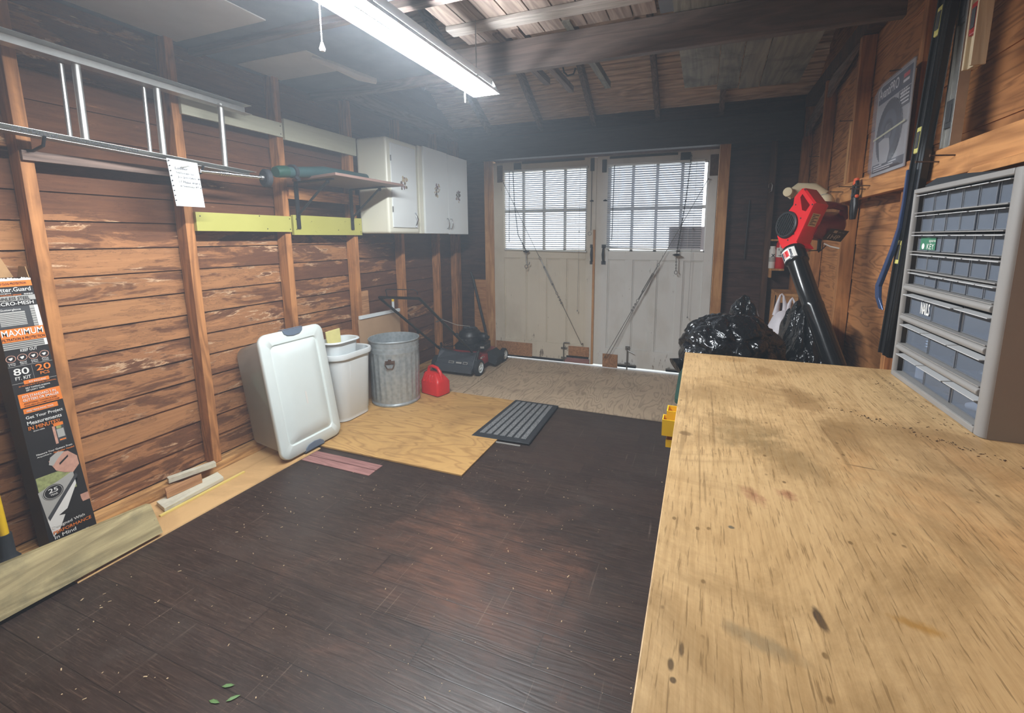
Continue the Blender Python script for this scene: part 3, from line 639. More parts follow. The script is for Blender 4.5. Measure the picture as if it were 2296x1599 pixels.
for k in range(160):
    f = random.random(); x, y = .36+.3*f+random.gauss(0, .012), 1.34-.26*f+random.gauss(0, .008)
    if random.random() < .35: x, y = random.uniform(.52, .61), random.uniform(1.25, 1.7); x = min(x, .608)
    s = random.uniform(.0004, .0011); a = random.uniform(0, PI); u = V((math.cos(a), math.sin(a), 0)); w = V((-u.y, u.x, 0)); g.obox((x, y, .9456+s*.4), u*s*random.choice((1, 2, 3)), w*s, V((0,0,s*.4)))
tag(obj('sawdust_crumbs', g, plain('dark_crumbs', S(84,64,44), .9)), 'dark crumbs and sawdust on the bench in front of the drawer cabinet', 'debris', kind='stuff')
# ------------------------------------------------------------------ boards, shelf, cabinets on the left wall
def nail_heads(g, pts, n=(1,0,0), r=.004, mi=1):
    for p in pts: g.cyl(V(p)-V(n)*.0005, V(p)+V(n)*.0012, r, 8, mi)
def wallboard(x0, x1, y0, y1, z0, z1, m, label, cat='board', holes=()):
    g = G().box(x0, x1, y0, y1, z0, z1); nail_heads(g, [(x1, y, z) for y, z in holes])
    return tag(obj('wall_board', g, [MT[m], MT['black_iron']], bevel=.0015), label, cat)
BF = SL+.001
wallboard(BF, BF+.022, 1.668, 2.283, 1.432, 1.537, 'yellow_board', 'chipped yellow board, left one below the chrome bar', holes=((1.69,1.515),(2.27,1.45),(2.27,1.52),(2.1,1.45),(2.05,1.53)))
wallboard(BF, BF+.024, 2.298, 2.955, 1.412, 1.548, 'yellow_board', 'chipped yellow board, right one under the shelf brackets', holes=((2.32,1.52),(2.32,1.45),(2.93,1.50),(2.94,1.44),(2.7,1.45)))
wallboard(BF, BF+.02, 1.66, 2.275, 2.052, 2.142, 'white_board', 'off-white board high on the left wall, behind the ladder end', holes=((2.26,2.12),(2.26,2.07)))
wallboard(BF, BF+.022, 2.288, 2.945, 2.04, 2.175, 'white_board', 'off-white board high on the left wall, left of the cabinets')
wallboard(BF, BF+.02, 2.285, 2.945, 1.655, 1.735, 'ledger', 'bare wood board directly under the brown shelf')
# shelf on two brackets
t = thing('wall_shelf', 'brown wall shelf on black brackets left of the white cabinets', 'shelf', (-2.62, 2.6, 1.74))
obj('shelf_board', G().hexa([(-2.632,2.31,1.772),(-2.19,2.25,1.785),(-2.19,2.94,1.785),(-2.632,2.90,1.772),(-2.632,2.31,1.79),(-2.19,2.25,1.803),(-2.19,2.94,1.803),(-2.632,2.90,1.79)]), MT['shelf'], t, bevel=.002)
for y in (2.335, 2.845):
    g = G(); x = -2.632
    g.box(x, x+.008, y-.014, y+.014, 1.455, 1.77); g.hexa([(x,y-.014,1.762),(-2.30,y-.014,1.772),(-2.30,y+.014,1.772),(x,y+.014,1.762),(x,y-.014,1.77),(-2.30,y-.014,1.782),(-2.30,y+.014,1.782),(x,y+.014,1.77)])
    g.tube([(x+.008,y,1.53),(x+.02,y,1.56),(-2.36,y,1.755),(-2.335,y,1.765)], .008, 8); g.sphere((-2.345,y,1.76), .014, 6)
    obj('bracket', g, MT['black_iron'], t, smooth=True)
# white cabinets
def bow_handle(y, z, x, parent, h=.09, ring=False):
    g = G()
    if ring: g.tube([(x+.004,y,z+h/2)]+[(x+.012+.014*math.sin(PI*k/8), y, z+h/2-h*k/8) for k in range(9)]+[(x+.004,y,z-h/2)], .005, 8)
    else: g.tube([(x,y,z+h/2),(x+.018,y-.004,z+h/4),(x+.026,y,z),(x+.018,y-.004,z-h/4),(x,y,z-h/2)], [.004,.007,.008,.007,.004], 8)
    for q in (-1, 1): g.cyl((x,y,z+q*h/2), (x+.006,y,z+q*h/2), .009, 10)
    obj('handle', g, MT['chrome'], parent, smooth=True)
def decal(y, z, x, parent, seed):
    rnd = random.Random(seed); g = G()
    for k in range(26):
        a = rnd.uniform(0, 2*PI); r = rnd.uniform(0, 1)**.6; cy, cz = y+math.cos(a)*r*.045, z+math.sin(a)*r*.058+math.cos(a)*r*.022
        s = rnd.uniform(.008, .017); m = rnd.randrange(3)
        g.poly([(x+.0006+k*1e-5, cy+s*math.cos(q*PI/3+a)*.8, cz+s*math.sin(q*PI/3+a)) for q in range(6)], m)
    obj('butterfly_sticker', g, [plain('sticker_brown', S(96,84,66), .6), plain('sticker_tan', S(176,160,132), .6), plain('sticker_plum', S(120,98,104), .6)], parent)
t = thing('wall_cabinet', 'narrow single door white metal wall cabinet beside the shelf', 'cabinet', (-2.5, 3.15, 1.425))
obj('body', G().box(BF, -2.362, 2.962, 3.37, 1.425, 2.182), MT['cream_metal'], t, bevel=.02, seg=3)
d = obj('door', G().box(-2.366, -2.352, 3.005, 3.335, 1.475, 2.14), MT['white_metal'], t, bevel=.004)
decal(3.165, 1.84, -2.352, d, 3); bow_handle(3.30, 1.545, -2.352, d, .11)
for z in (1.62, 2.02): obj('hinge', G().cyl((-2.349,3.0,z-.022), (-2.349,3.0,z+.022), .0045, 8), MT['steel'], t)
t = thing('wall_cabinet', 'wide double door white wall cabinet with two chrome pulls', 'cabinet', (-2.5, 3.83, 1.425))
obj('body', G().box(BF, -2.372, 3.40, 4.235, 1.428, 2.19), MT['cream_metal'], t, bevel=.004)
d = obj('door', G().box(-2.371, -2.35, 3.452, 3.845, 1.428, 2.192), MT['white_metal'], t, bevel=.003); decal(3.655, 1.83, -2.35, d, 5); bow_handle(3.815, 1.525, -2.35, d, .095, True)
d = obj('door', G().box(-2.371, -2.35, 3.849, 4.232, 1.424, 2.188), MT['white_metal'], t, bevel=.003); decal(4.04, 1.80, -2.35, d, 9); bow_handle(3.88, 1.525, -2.35, d, .095, True)
# ladder on hooks
t = thing('extension_ladder', 'aluminium ladder hung sideways high on the left wall', 'ladder', (-2.53, 1.3, 1.75))
def rail(pa, pb, h, w):
    """U-section side rail between two points, h tall, w deep"""
    g = G(); pa, pb = V(pa), V(pb); up = V((0,0,1)); d = (pb-pa)/2; c = (pa+pb)/2; X = V((1,0,0))
    g.obox(c-X*(w/2-.0015), d, X*.0015, up*h/2)
    for s in (-1, 1): g.obox(c+up*s*(h/2-.0015), d, X*w/2, up*.0015)
    return g
obj('side_rail', rail((-2.545,.30,1.845), (-2.535,1.955,1.768), .026, .062), MT['alu'], t, bevel=.001)
obj('side_rail', rail((-2.535,.30,2.172), (-2.525,1.955,2.128), .05, .06), MT['alu'], t, bevel=.001)
zz = lambda y: 1.845-(y-.3)*.0465
for y in (.88, 1.188, 1.488, 1.795):
    obj('rung', G().tube([(-2.54,y,zz(y)+.012), (-2.53,y,2.125)], .0145, 12), MT['alu'], t, smooth=True)
for y in (1.155, 1.452): obj('rung', G().tube([(-2.578,y,zz(y)+.016), (-2.565,y,2.12)], .009, 10), MT['alu'], t, smooth=True)
g = G()
g.text('Darkobel', (-2.512,.955,1.8085), (0,1,-.046), (0,0,1), w=.13, h=.016, mi=0, depth=.0008)
obj('lettering', g, MT['ink'], t, keep=True); g = G()
g.text('Painters Edge Kd', (-2.512,1.125,1.8005), (0,1,-.046), (0,0,1), w=.24, h=.016, mi=0, depth=.0008)
obj('lettering', g, MT['ink'], t, keep=True)
for k, y in enumerate((1.04, 1.648)):
    g = G(); g.tube([(SL+.0005,y,zz(y)-.055),(-2.6,y,zz(y)-.06),(-2.52,y,zz(y)-.045),(-2.50,y,zz(y)-.01)], .006, 8)
    tag(obj('ladder_hook', g, MT['black_iron'], smooth=True), ('bent iron hook under the ladder, at the stud by the gutter guard box', 'bent iron hook under the ladder, behind the paper note')[k], 'hook')
wallboard(BF, BF+.02, 1.02, 1.62, 1.715, 1.755, 'rafter', 'thin dark batten behind the lower ladder rail')
# paper note pinned on the ladder
t = thing('paper_note', 'ruled notepaper with handwriting hanging from the ladder rail', 'note', (-2.507, 1.555, 1.55))
g = G(); q = [(-2.507,1.478,1.787),(-2.505,1.622,1.782),(-2.498,1.632,1.555),(-2.50,1.494,1.555)]
g.hexa([q[3],q[2],V(q[2])+V((.0006,0,0)),V(q[3])+V((.0006,0,0)),q[0],q[1],V(q[1])+V((.0006,0,0)),V(q[0])+V((.0006,0,0))]); obj('sheet', g, MT['paper'], t)
g = G(); X, Y = V((0,1,-.02)), V((.03,-.06,1))
for r, (s, w) in enumerate((('Ladder', .06), ('belongs to', .085), ('Jo Jacobs &', .11), ('17 Make that to', .11), ('# Swinney 47 ave', .115))):
    g.text(s, (-2.5025+.0016*0, 1.508+.004*r, 1.738-.022*r), X, Y, w=w, h=.012, depth=.004)
obj('handwriting', g, MT['ink'], t, keep=True)
g = G()
for k in range(9): g.cyl((-2.4995,1.4835+.0016*k,1.775-.024*k), (-2.4975,1.4835+.0016*k,1.775-.024*k), .0035, 8)
obj('punched_holes', g, MT['box_black'], t)
obj('pin', G().tube([(-2.49,1.535,1.752),(-2.485,1.553,1.758),(-2.482,1.575,1.772)], [.004,.003,.006], 8), MT['white'], t, smooth=True)
# chrome bar with rubber wheel, green ducted tool on the shelf bracket
t = thing('chrome_bar', 'chrome spring bar ending in a black rubber disc', 'bar', (-2.47, 1.8, 1.72))
obj('rod', G().tube([(-2.49,1.625,1.742),(-2.43,1.935,1.742)], .0095, 14), MT['chrome'], t, smooth=True)
g = G()
for k in range(5): g.lathe([(.0095,0),(.014,.002),(.014,.006),(.0095,.008)], V((-2.473,1.712,1.7425))+V((.19,.98,0))*.011*k, (.19,.98,0), 14)
obj('spring', g, MT['chrome'], t, smooth=True)
obj('rubber_disc', G().lathe([(0,0),(.045,0),(.052,.006),(.052,.030),(.045,.036),(0,.036)], (-2.43,1.935,1.742), (.19,.98,0), 28), MT['black_rubber'], t, smooth=True)
obj('end_cap', G().lathe([(0,-.018),(.014,-.014),(.016,0)], (-2.43,1.935,1.742), (.19,.98,0), 16), MT['steel'], t, smooth=True)
t = thing('green_tube', 'dull green metal tube with black clamp lying behind the shelf', 'tube', (-2.47, 2.3, 1.80))
obj('tube_body', G().tube([(-2.44,2.10,1.795),(-2.455,2.42,1.84),(-2.49,2.86,1.848)], [.032,.036,.036], 20), MT['green_tube'], t, smooth=True)
obj('mouth', G().tube([(-2.435,2.025,1.787),(-2.437,2.05,1.792),(-2.44,2.105,1.80)], [.031,.036,.036], 20), MT['green'], t, smooth=True)
obj('clamp', G().tube([(-2.444,2.145,1.806),(-2.446,2.17,1.81)], .042, 20).cyl((-2.42,2.16,1.77), (-2.40,2.16,1.755), .012), MT['black_rubber'], t, smooth=True)

# ------------------------------------------------------------------ gutter guard box
t = thing('gutter_guard_box', 'tall black and orange gutter guard carton leaning in the left corner', 'carton', (-2.60, .94, 0))
FX = -2.55
def bxp(u, z, x=FX):                                # u 0..1 across the front, z up; the carton leans a little
    yl = .868-.042*z/1.24*.9; yr = 1.028-.081*z/1.24
    return V((x, yl+(yr-yl)*u, z))
g = G().hexa([bxp(0,.002,-2.652),bxp(0,.002),bxp(1,.002),bxp(1,.002,-2.652),bxp(0,1.235,-2.652),bxp(0,1.235),bxp(1,1.235),bxp(1,1.235,-2.652)])
obj('carton_body', g, MT['box_black'], t)
def panel(u0, u1, z0, z1, lift=.0006):
    return [bxp(u0,z0,FX+lift), bxp(u1,z0,FX+lift), bxp(u1,z1,FX+lift), bxp(u0,z1,FX+lift)]
g = G(); P_ = lambda u0, u1, z0, z1, m, l=.0006: g.poly(panel(u0, u1, z0, z1, l), m)
# 0 orange 1 white 2 grey 3 darkgrey 4 skin 5 leaf 6 black
P_(0,1,1.205,1.23,0); P_(0,1,1.148,1.168,2); P_(0,.94,1.04,1.125,3); P_(.80,.90,1.035,1.125,2,.0009); P_(.905,1,1.035,1.125,1,.0009); P_(.06,.66,1.05,1.105,2,.0009)
for k in range(7): P_(.06,.66,1.054+.007*k,1.056+.007*k,3,.0012)
for k in range(8): P_(.80,.90,1.04+.010*k,1.042+.010*k,3,.0012)
P_(0,1,.985,1.038,0,.0012); P_(0,.93,.955,.983,2); P_(.93,1,.955,.983,1)
for k in range(3): P_(0,.93,.960+.008*k,.963+.008*k,3,.0009)
P_(0,1,.884,.8855,2); P_(.5,.505,.82,.88,2); P_(0,1,.813,.8145,2); P_(.25,.82,.806,.822,0,.0009)
P_(.06,1,.71,.768,0); P_(.10,.86,.684,.704,0)
P_(.60,.66,.52,.60,4); P_(.66,.86,.525,.605,3,.0009); P_(.64,.86,.598,.612,0,.0012); P_(.69,.80,.585,.597,5,.0012); P_(.68,.84,.545,.583,2,.0012); P_(.70,.84,.53,.536,0,.0012)
obj('printed_art', g, [MT['orange'], MT['white'], MT['pgrey'], MT['pdark'], MT['skin'], MT['pleaf'], MT['box_black']], t, keep=True); g = G()
# the photo of the man and the gutter: sky, roof, leaves, head, arm
P_(.02,.9,.30,.40,5); g.poly([bxp(.0,.335,FX+.0009),bxp(.5,.36,FX+.0009),bxp(.9,.385,FX+.0009),bxp(.45,.26,FX+.0009),bxp(.06,.20,FX+.0009)], 2)
g.poly([bxp(.06,.2,FX+.0012),bxp(.8,.35,FX+.0012),bxp(.86,.335,FX+.0012),bxp(.25,.14,FX+.0012),bxp(.1,.12,FX+.0012)], 1)
g.poly([bxp(.08,.215,FX+.0015),bxp(.85,.365,FX+.0015),bxp(.87,.35,FX+.0015),bxp(.10,.195,FX+.0015)], 3)
g.poly([bxp(.35,.455,FX+.0015),bxp(.55,.48,FX+.0015),bxp(.80,.475,FX+.0015),bxp(.97,.44,FX+.0015),bxp(.97,.40,FX+.0015),bxp(.80,.372,FX+.0015),bxp(.62,.385,FX+.0015),bxp(.46,.405,FX+.0015)], 4)
g.poly([bxp(.34,.44,FX+.0018),bxp(.40,.47,FX+.0018),bxp(.60,.488,FX+.0018),bxp(.72,.478,FX+.0018),bxp(.55,.455,FX+.0018),bxp(.42,.43,FX+.0018)], 2)
g.poly([bxp(.56,.433,FX+.0018),bxp(.78,.458,FX+.0018),bxp(.78,.449,FX+.0018),bxp(.56,.424,FX+.0018)], 6)
g.poly([bxp(.80,.372,FX+.0012),bxp(.97,.40,FX+.0012),bxp(1,.24,FX+.0012),bxp(.80,.255,FX+.0012)], 6)
g.poly([bxp(.30,.205,FX+.0018),bxp(.55,.225,FX+.0018),bxp(.80,.262,FX+.0018),bxp(.84,.22,FX+.0018),bxp(.62,.185,FX+.0018),bxp(.42,.175,FX+.0018),bxp(.5,.195,FX+.0018)], 6)
P_(.82,1,.222,.258,4,.0018); P_(.12,.30,.035,.075,0,.0009)
ART = [MT['orange'], MT['white'], MT['pgrey'], MT['pdark'], MT['skin'], MT['pleaf'], MT['box_black']]
obj('printed_art', g, ART, t, keep=True); g = G()
for k in range(4):
    c = bxp(.10+.25*k, .918, FX+.0009); g.lathe([(.0125,0),(.0145,0)], c, (1,0,0), 18, 4); g.poly([c+V((.0003, .008*math.cos(q*.9)*(1 if q % 2 else .6), .007*math.sin(q*.9)*(1 if q % 2 else .6))) for q in range(7)], 1)
obj('printed_icons', g, ART, t, keep=True); g = G()
c = bxp(.30, .318, FX+.0021); g.lathe([(0,0),(.033,0)], c, (1,0,0), 28, 6); g.lathe([(.027,.0003),(.029,.0003)], c, (1,0,0), 28, 2); g.lathe([(.032,.0003),(.034,.0003)], c, (1,0,0), 28, 2)
obj('printed_art', g, [MT['orange'], MT['white'], MT['pgrey'], MT['pdark'], MT['skin'], MT['pleaf'], MT['box_black']], t, keep=True)
LT = [MT['white'], MT['orange'], MT['box_black']]
g = G()
def cut():
    global g
    obj('lettering', g, LT, t, keep=True); g = G()
def T(s, u0, u1, z, h, m, lift=.0022):
    a, b = bxp(u0, z, FX+lift), bxp(u1, z, FX+lift); g.text(s, a, b-a, bxp(u0, z+.1, 0)-bxp(u0, z, 0), w=(b-a).length, h=h, mi=m, bold=.012)
T('GUTTERS CLOG PROTECTION', .02,.86,1.213,.009,2); T('Gutter.Guard', -.04+.06,.93,1.185,.017,0); T('by Gutterglove', .04,.45,1.176,.006,0)
cut(); T('CONTRACTOR GRADE', .02,.68,1.1695,.005,1); T('****', .74,.96,1.170,.006,0); cut(); T('STAINLESS STEEL', .0,.86,1.1515,.0125,2); T('MICRO-MESH', .0,.92,1.131,.014,0); T('Gutterglove', .1,.58,1.108,.010,0)
cut(); T('MAXIMUM', .02,.96,1.008,.026,0); T('FILTRATION & PROTECTION', .01,.98,.990,.011,2); cut(); T('KEEP OUT', .34,.72,.941,.012,0)
for k, s in enumerate((('Leaves','& Twigs'), ('Roof','Grit'), ('Rodents','& Pests'), ('Pine','Needles'))):
    T(s[0], .02+.25*k,.17+.25*k,.897,.005,0); T(s[1], .02+.25*k,.17+.25*k,.890,.005,0)
cut(); T('80', .08,.42,.848,.028,0); T('FT. KIT', .09,.43,.828,.014,0); T('20', .58,.92,.852,.027,1); T('PCS', .65,.86,.834,.013,1)
cut(); T('KIT INCLUDES', .36,.74,.810,.007,0); T('20 PIECES (48 IN. X 5.5 IN. NOMINAL)', .12,.96,.797,.006,1); T('SELF TAPPING SCREWS', .25,.80,.786,.006,0); T('ZIP UNITY TAPE', .25,.66,.776,.006,0)
cut(); T('FITS STANDARD 5 IN.', .14,.90,.750,.011,0); T('GUTTERS OR SMALLER', .14,.94,.735,.011,0); T('ADDITIONAL COLORS & SIZES', .14,.88,.724,.006,2); T('AVAILABLE ON HOMEDEPOT.COM', .14,.92,.714,.006,2)
cut(); T('FREE MEASURING TOOL', .16,.76,.690,.007,0); T('Get Your Project', .11,.93,.656,.017,0); T('Measurements', .11,.87,.634,.016,0); T('IN MINUTES!', .11,.80,.611,.017,1); T('SCAN HERE', .20,.44,.601,.005,0)
cut(); T('Measure Your Gutters From', .14,.93,.495,.008,0); T('Anywhere.', .14,.46,.483,.008,0); T('No Ladder Needed', .50,.96,.483,.008,1)
cut(); T('25', .20,.40,.316,.020,0,.003); T('YEAR', .22,.38,.303,.008,0,.003)
cut(); T('Designed With', .11,.80,.150,.017,0); T('PERFORMANCE', .11,.92,.128,.015,1); T('In Mind', .11,.56,.106,.016,0); T('FAST & EASY', .42,.82,.086,.008,0)
obj('lettering', g, LT, t, keep=True)
g = G(); g.hexa([bxp(-.2,1.236,-2.65),bxp(.9,1.236,-2.65),bxp(.9,1.236,-2.647),bxp(-.2,1.236,-2.647),bxp(-.25,1.315,-2.70),bxp(.86,1.315,-2.70),bxp(.86,1.315,-2.697),bxp(-.25,1.315,-2.697)])
obj('top_flap', g, MT['cardboard'], t)
g = G(); g.hexa([bxp(1,1.236,-2.65),bxp(1,1.236,-2.56),bxp(1.02,1.236,-2.56),bxp(1.02,1.236,-2.65),bxp(1.10,1.28,-2.65),bxp(1.10,1.28,-2.60),bxp(1.12,1.28,-2.60),bxp(1.12,1.28,-2.65)])
obj('side_flap', g, MT['cardboard'], t)
g = G()
for k in range(18): a, b = bxp(k/18,1.228,FX+.0016), bxp((k+1)/18,1.228,FX+.0016); g.poly([a, b, b+V((0,0,random.uniform(.006,.014))), a+V((0,0,random.uniform(.006,.014)))])
obj('torn_edge', g, MT['white'], t, keep=True)
# yellow pole, weathered board, scraps
t = thing('yellow_pole', 'yellow pole with black rubber foot at the left picture edge', 'pole', (-2.6,.762,0))
obj('shaft', G().tube([(-2.60,.762,.19),(-2.605,.742,1.0)], .014, 14), MT['yellow'], t, smooth=True)
obj('foot', G().lathe([(0,0),(.06,0),(.062,.02),(.045,.035),(.048,.05),(.03,.065),(.034,.09),(.022,.11),(.02,.2),(0,.2)], (-2.60,.762,0), (0,0,1), 24), MT['black_rubber'], t, smooth=True)
g = G().hexa([(-2.345,.2,.024),(-2.305,.2,.020),(-2.302,1.148,.022),(-2.342,1.148,.026),(-2.565,.2,.150),(-2.525,.2,.158),(-2.378,1.152,.150),(-2.416,1.152,.142)])
for y in (.45, .95): pass
t = thing('weathered_plank', 'weathered grey-green plank on edge in front of the gutter guard carton', 'plank', (-2.36,.68,.02))
obj('plank_body', g, MT['pt_board'], t, bevel=.003); g = None
fp = lambda y, f, o=.0012: V((-2.305+.003*(y-.2)/.95,y,.021)).lerp(V((-2.525+.1395*(y-.2)/.95,y,.157)), f)+V((o,0,o*.6))
cr = [(.2,.36),(.4,.37),(.62,.30),(.74,.36),(.86,.44),(.98,.40),(1.08,.42),(1.14,.45)]
gc = G(); gc.loft([[fp(y,f-.006),fp(y,f+.006),fp(y,f+.006,.0018),fp(y,f-.006,.0018)] for y, f in cr]); obj('crack', gc, MT['black_iron'], t)
obj('knot', G().prism([fp(.93+.022*math.cos(q*PI/6)+.012*math.sin(q*PI/6), .60+.13*math.sin(q*PI/6)) for q in range(12)], (.0004,0,.0003)), plain('dark_knot', S(84,70,48), .7), t)
tag(obj('spacer_block', G().box(-2.36,-2.315,.86,.9,.0065,.018).box(-2.36,-2.315,.3,.34,.0005,.0185), MT['scrap_brown']), 'small wood spacers under the weathered plank', 'block')
tag(obj('scrap_board', G().hexa([(-2.600,1.285,.008),(-2.495,1.262,.008),(-2.512,1.575,.008),(-2.60,1.60,.008),(-2.600,1.285,.030),(-2.495,1.262,.030),(-2.512,1.575,.030),(-2.60,1.60,.030)]), MT['scrap_white'], bevel=.002), 'flat whitewashed scrap board, bottom of the scrap wood pile', 'scrap wood')
tag(obj('scrap_board', G().hexa([(-2.632,1.345,.031),(-2.570,1.318,.031),(-2.560,1.49,.031),(-2.605,1.515,.031),(-2.632,1.345,.064),(-2.570,1.318,.064),(-2.560,1.49,.064),(-2.605,1.515,.064)]), MT['scrap_brown'], bevel=.002), 'short brown scrap block lying on the white scrap board', 'scrap wood')
tag(obj('scrap_stick', G().bar((-2.672,1.385,.0795), (-2.612,1.60,.0795), .032, .03), MT['scrap_white'], bevel=.002), 'whitewashed stick resting behind the brown scrap block', 'scrap wood')
tag(obj('yellow_moulding', G().bar((-2.478,1.23,.011), (-2.488,1.68,.011), .014, .008), plain('pale_yellow_moulding', S(226,204,120), .5)), 'thin yellow moulding on the floor strip beside the scrap pile', 'moulding')
# ------------------------------------------------------------------ clear tote on its side, lid towards the room
tl = math.radians(8.5); O = V((-2.325, 2.05, .0255)); E1 = V((0,1,0)); E2 = V((-math.sin(tl),0,math.cos(tl))); EN = V((math.cos(tl),0,math.sin(tl)))
LH, LW = .795, .475
tp = lambda a, b, d: O+E1*a+E2*(b)+EN*d                    # a across, b up the lid, d out of the lid
ring = lambda w, h, r, d, b0=LH/2: [tp(x, b0+y, d) for x, y in rrect(w, h, r, 6)]
t = thing('storage_tote', 'cloudy storage tote with white lid standing on end against the left wall', 'storage tote', (-2.45,2.05,.015))
g = G().loft([ring(LW-.012,LH-.012,.055,-.03), ring(LW,LH,.06,-.024), ring(LW,LH,.06,-.004), ring(LW-.012,LH-.012,.055,.002), ring(LW-.12,LH-.145,.035,.002), ring(LW-.135,LH-.16,.03,-.008), ring(LW-.15,LH-.175,.03,-.006), ring(LW-.19,LH-.215,.03,.010), ring(LW-.30,LH-.34,.03,.012)])
obj('lid', g, MT['lid'], t, smooth=True, ang=50)
for s in (1, -1):
    c = LH/2+s*(LH/2); pts = [(-.075,0),(-.068,-.022),(-.045,-.038),(.0,-.044),(.045,-.038),(.068,-.022),(.075,0)]
    g = G().prism([tp(x, c+s*(y+.003), .0025) for x, y in pts], EN*.006); g.prism([tp(x*1.02, c+s*.004, -.03) for x in (-.075,.075)]+[tp(x*1.02, c+s*.004, .003) for x in (.075,-.075)], E2*s*.004)
    obj('latch', g, MT['blue_grey'], t, bevel=.003)
obj('lid_mark', G().prism([tp(x, .34+y, .0125) for x, y in rrect(.012,.085,.005,3)], EN*.001), MT['white'], t)
g = G().loft([ring(LW-.045,LH-.05,.05,-.032), ring(LW-.055,LH-.065,.055,-.06), ring(LW-.12,LH-.15,.06,-.305), ring(LW-.16,LH-.19,.05,-.318)], cap0=False)
obj('tub', g, MT['tote'], t, smooth=True, ang=60)
g = G()
sec = [(.10,-.045),(.60,-.045),(.60,-.075),(.54,-.275),(.47,-.265)]
g.prism([tp(-.14, b, d) for b, d in sec], E1*.28)
tag(obj('teal_tray', g, MT['teal'], bevel=.006), 'pale teal tray showing through the wall of the cloudy tote', 'tray')

# ------------------------------------------------------------------ nested white bins, foam sheet
def bin_rings(cx, cy, w0, d0, w1, d1, z0, z1, rim, th=.004, r=.09):
    R = lambda w, d, z, rr=None: [(cx+x, cy+y, z) for x, y in rrect(w, d, min(w, d)*(rr or .42), 7)]
    return [R(w0-.02,d0-.02,z0), R(w0,d0,z0+.006), R(w0,d0,z0+.035), R(w0+.006,d0+.006,z0+.04), R(w1,d1,z1-rim), R(w1+.035,d1+.035,z1-rim+.004), R(w1+.042,d1+.042,z1-rim/2), R(w1+.034,d1+.034,z1-.003), R(w1+.02,d1+.02,z1), R(w1-.004,d1-.004,z1-.006), R(w1-.012,d1-.012,z1-rim-.02), R(w0-.012,d0-.012,z0+.02)]
t = thing('waste_bin', 'large white waste bin standing behind the tote lid', 'bin', (-2.525,2.57,.014))
obj('bin_body', G().loft(bin_rings(-2.525,2.57,.19,.31,.215,.375,.0145,.545,.045)), MT['white_plastic'], t, smooth=True, ang=50)
obj('front_seam', G().hexa([(-2.4305,2.50,.06),(-2.429,2.50,.06),(-2.429,2.503,.06),(-2.4305,2.503,.06),(-2.418,2.50,.49),(-2.4155,2.50,.49),(-2.4155,2.503,.49),(-2.418,2.503,.49)]), MT['white_plastic'], t)
tag(obj('waste_bin', G().loft(bin_rings(-2.535,2.53,.11,.20,.160,.265,.10,.635,.02)), MT['white_plastic'], smooth=True, ang=50), 'smaller white waste bin nested in the large one, holding a foam sheet', 'bin')
tag(obj('foam_sheet', G().hexa([(-2.556,2.475,.16),(-2.543,2.475,.16),(-2.543,2.575,.16),(-2.556,2.575,.16),(-2.584,2.445,.70),(-2.571,2.445,.70),(-2.571,2.58,.705),(-2.584,2.58,.705)]), MT['foam'], bevel=.003), 'pale yellow foam sheet sticking out of the nested white bin', 'foam sheet')

# ------------------------------------------------------------------ galvanised trash can
t = thing('trash_can', 'dented galvanised steel trash can without lid on the plywood', 'trash can', (-2.395,2.985,.014))
def can():
    g = G(); n = 96; z0 = .0145; H = .545
    K_ = 1.04; prof = [(.176,0),(.190,.001),(.193,.010),(.190,.018),(.184,.024),(.1845,.03)] + [(.1845+.008*k/12,.03+.41*k/12) for k in range(1,13)] + [(.196,.452),(.192,.462),(.197,.474),(.1925,.486),(.194,.495),(.194,.535),(.1995,.537),(.2005,.545),(.1985,.549),(.193,.547),(.191,.53),(.189,.45),(.180,.03),(.0,.025)]
    rings = []
    for i, (r, h) in enumerate(prof):
        row = []
        if r == 0: rings.append([g.bm.verts.new((-2.395,2.985,z0+h))]); continue
        flute = .0035 if 5 < i < 17 else 0
        for k in range(n):
            a = 2*PI*k/n; rr = r*K_+flute*(1 if k % 4 < 2 else -1)+.004*noise.noise(V((math.cos(a)*1.5, math.sin(a)*1.5, h*6)))
            row.append(g.bm.verts.new((-2.395+rr*math.cos(a), 2.985+rr*math.sin(a), z0+h)))
        rings.append(row)
    for A, B in zip(rings, rings[1:]):
        for k in range(n):
            if len(B) == 1: g.face([A[k], A[(k+1)%n], B[0]])
            else: g.face([A[k], A[(k+1)%n], B[(k+1)%n], B[k]])
    return g
obj('can_body', can(), MT['galv'], t, smooth=True, ang=60)
g = G(); ca = math.atan2(-2.985, 2.395)-.20; rd = V((math.cos(ca), math.sin(ca), 0)); td = V((-rd.y, rd.x, 0)); c0 = V((-2.395,2.985,.395))+rd*.2005
g.obox(c0, rd*.003, td*.038, V((0,0,.014))); g.tube([c0-td*.036+rd*.004, c0-td*.034+rd*.014-V((0,0,.02)), c0-td*.02+rd*.008-V((0,0,.05)), c0+td*.02+rd*.008-V((0,0,.05)), c0+td*.034+rd*.014-V((0,0,.02)), c0+td*.036+rd*.004], .0045, 8); g.obox(c0+rd*.005, rd*.004, td*.03, V((0,0,.006))).obox(c0+rd*.004+V((0,0,.018)), rd*.004, td*.012, V((0,0,.008)))
obj('handle', g, MT['rust'], t, smooth=True)
c1 = V((-2.395,2.985,.395))-rd*.2005; obj('handle', G().obox(c1, rd*.003, td*.038, V((0,0,.014))), MT['rust'], t)

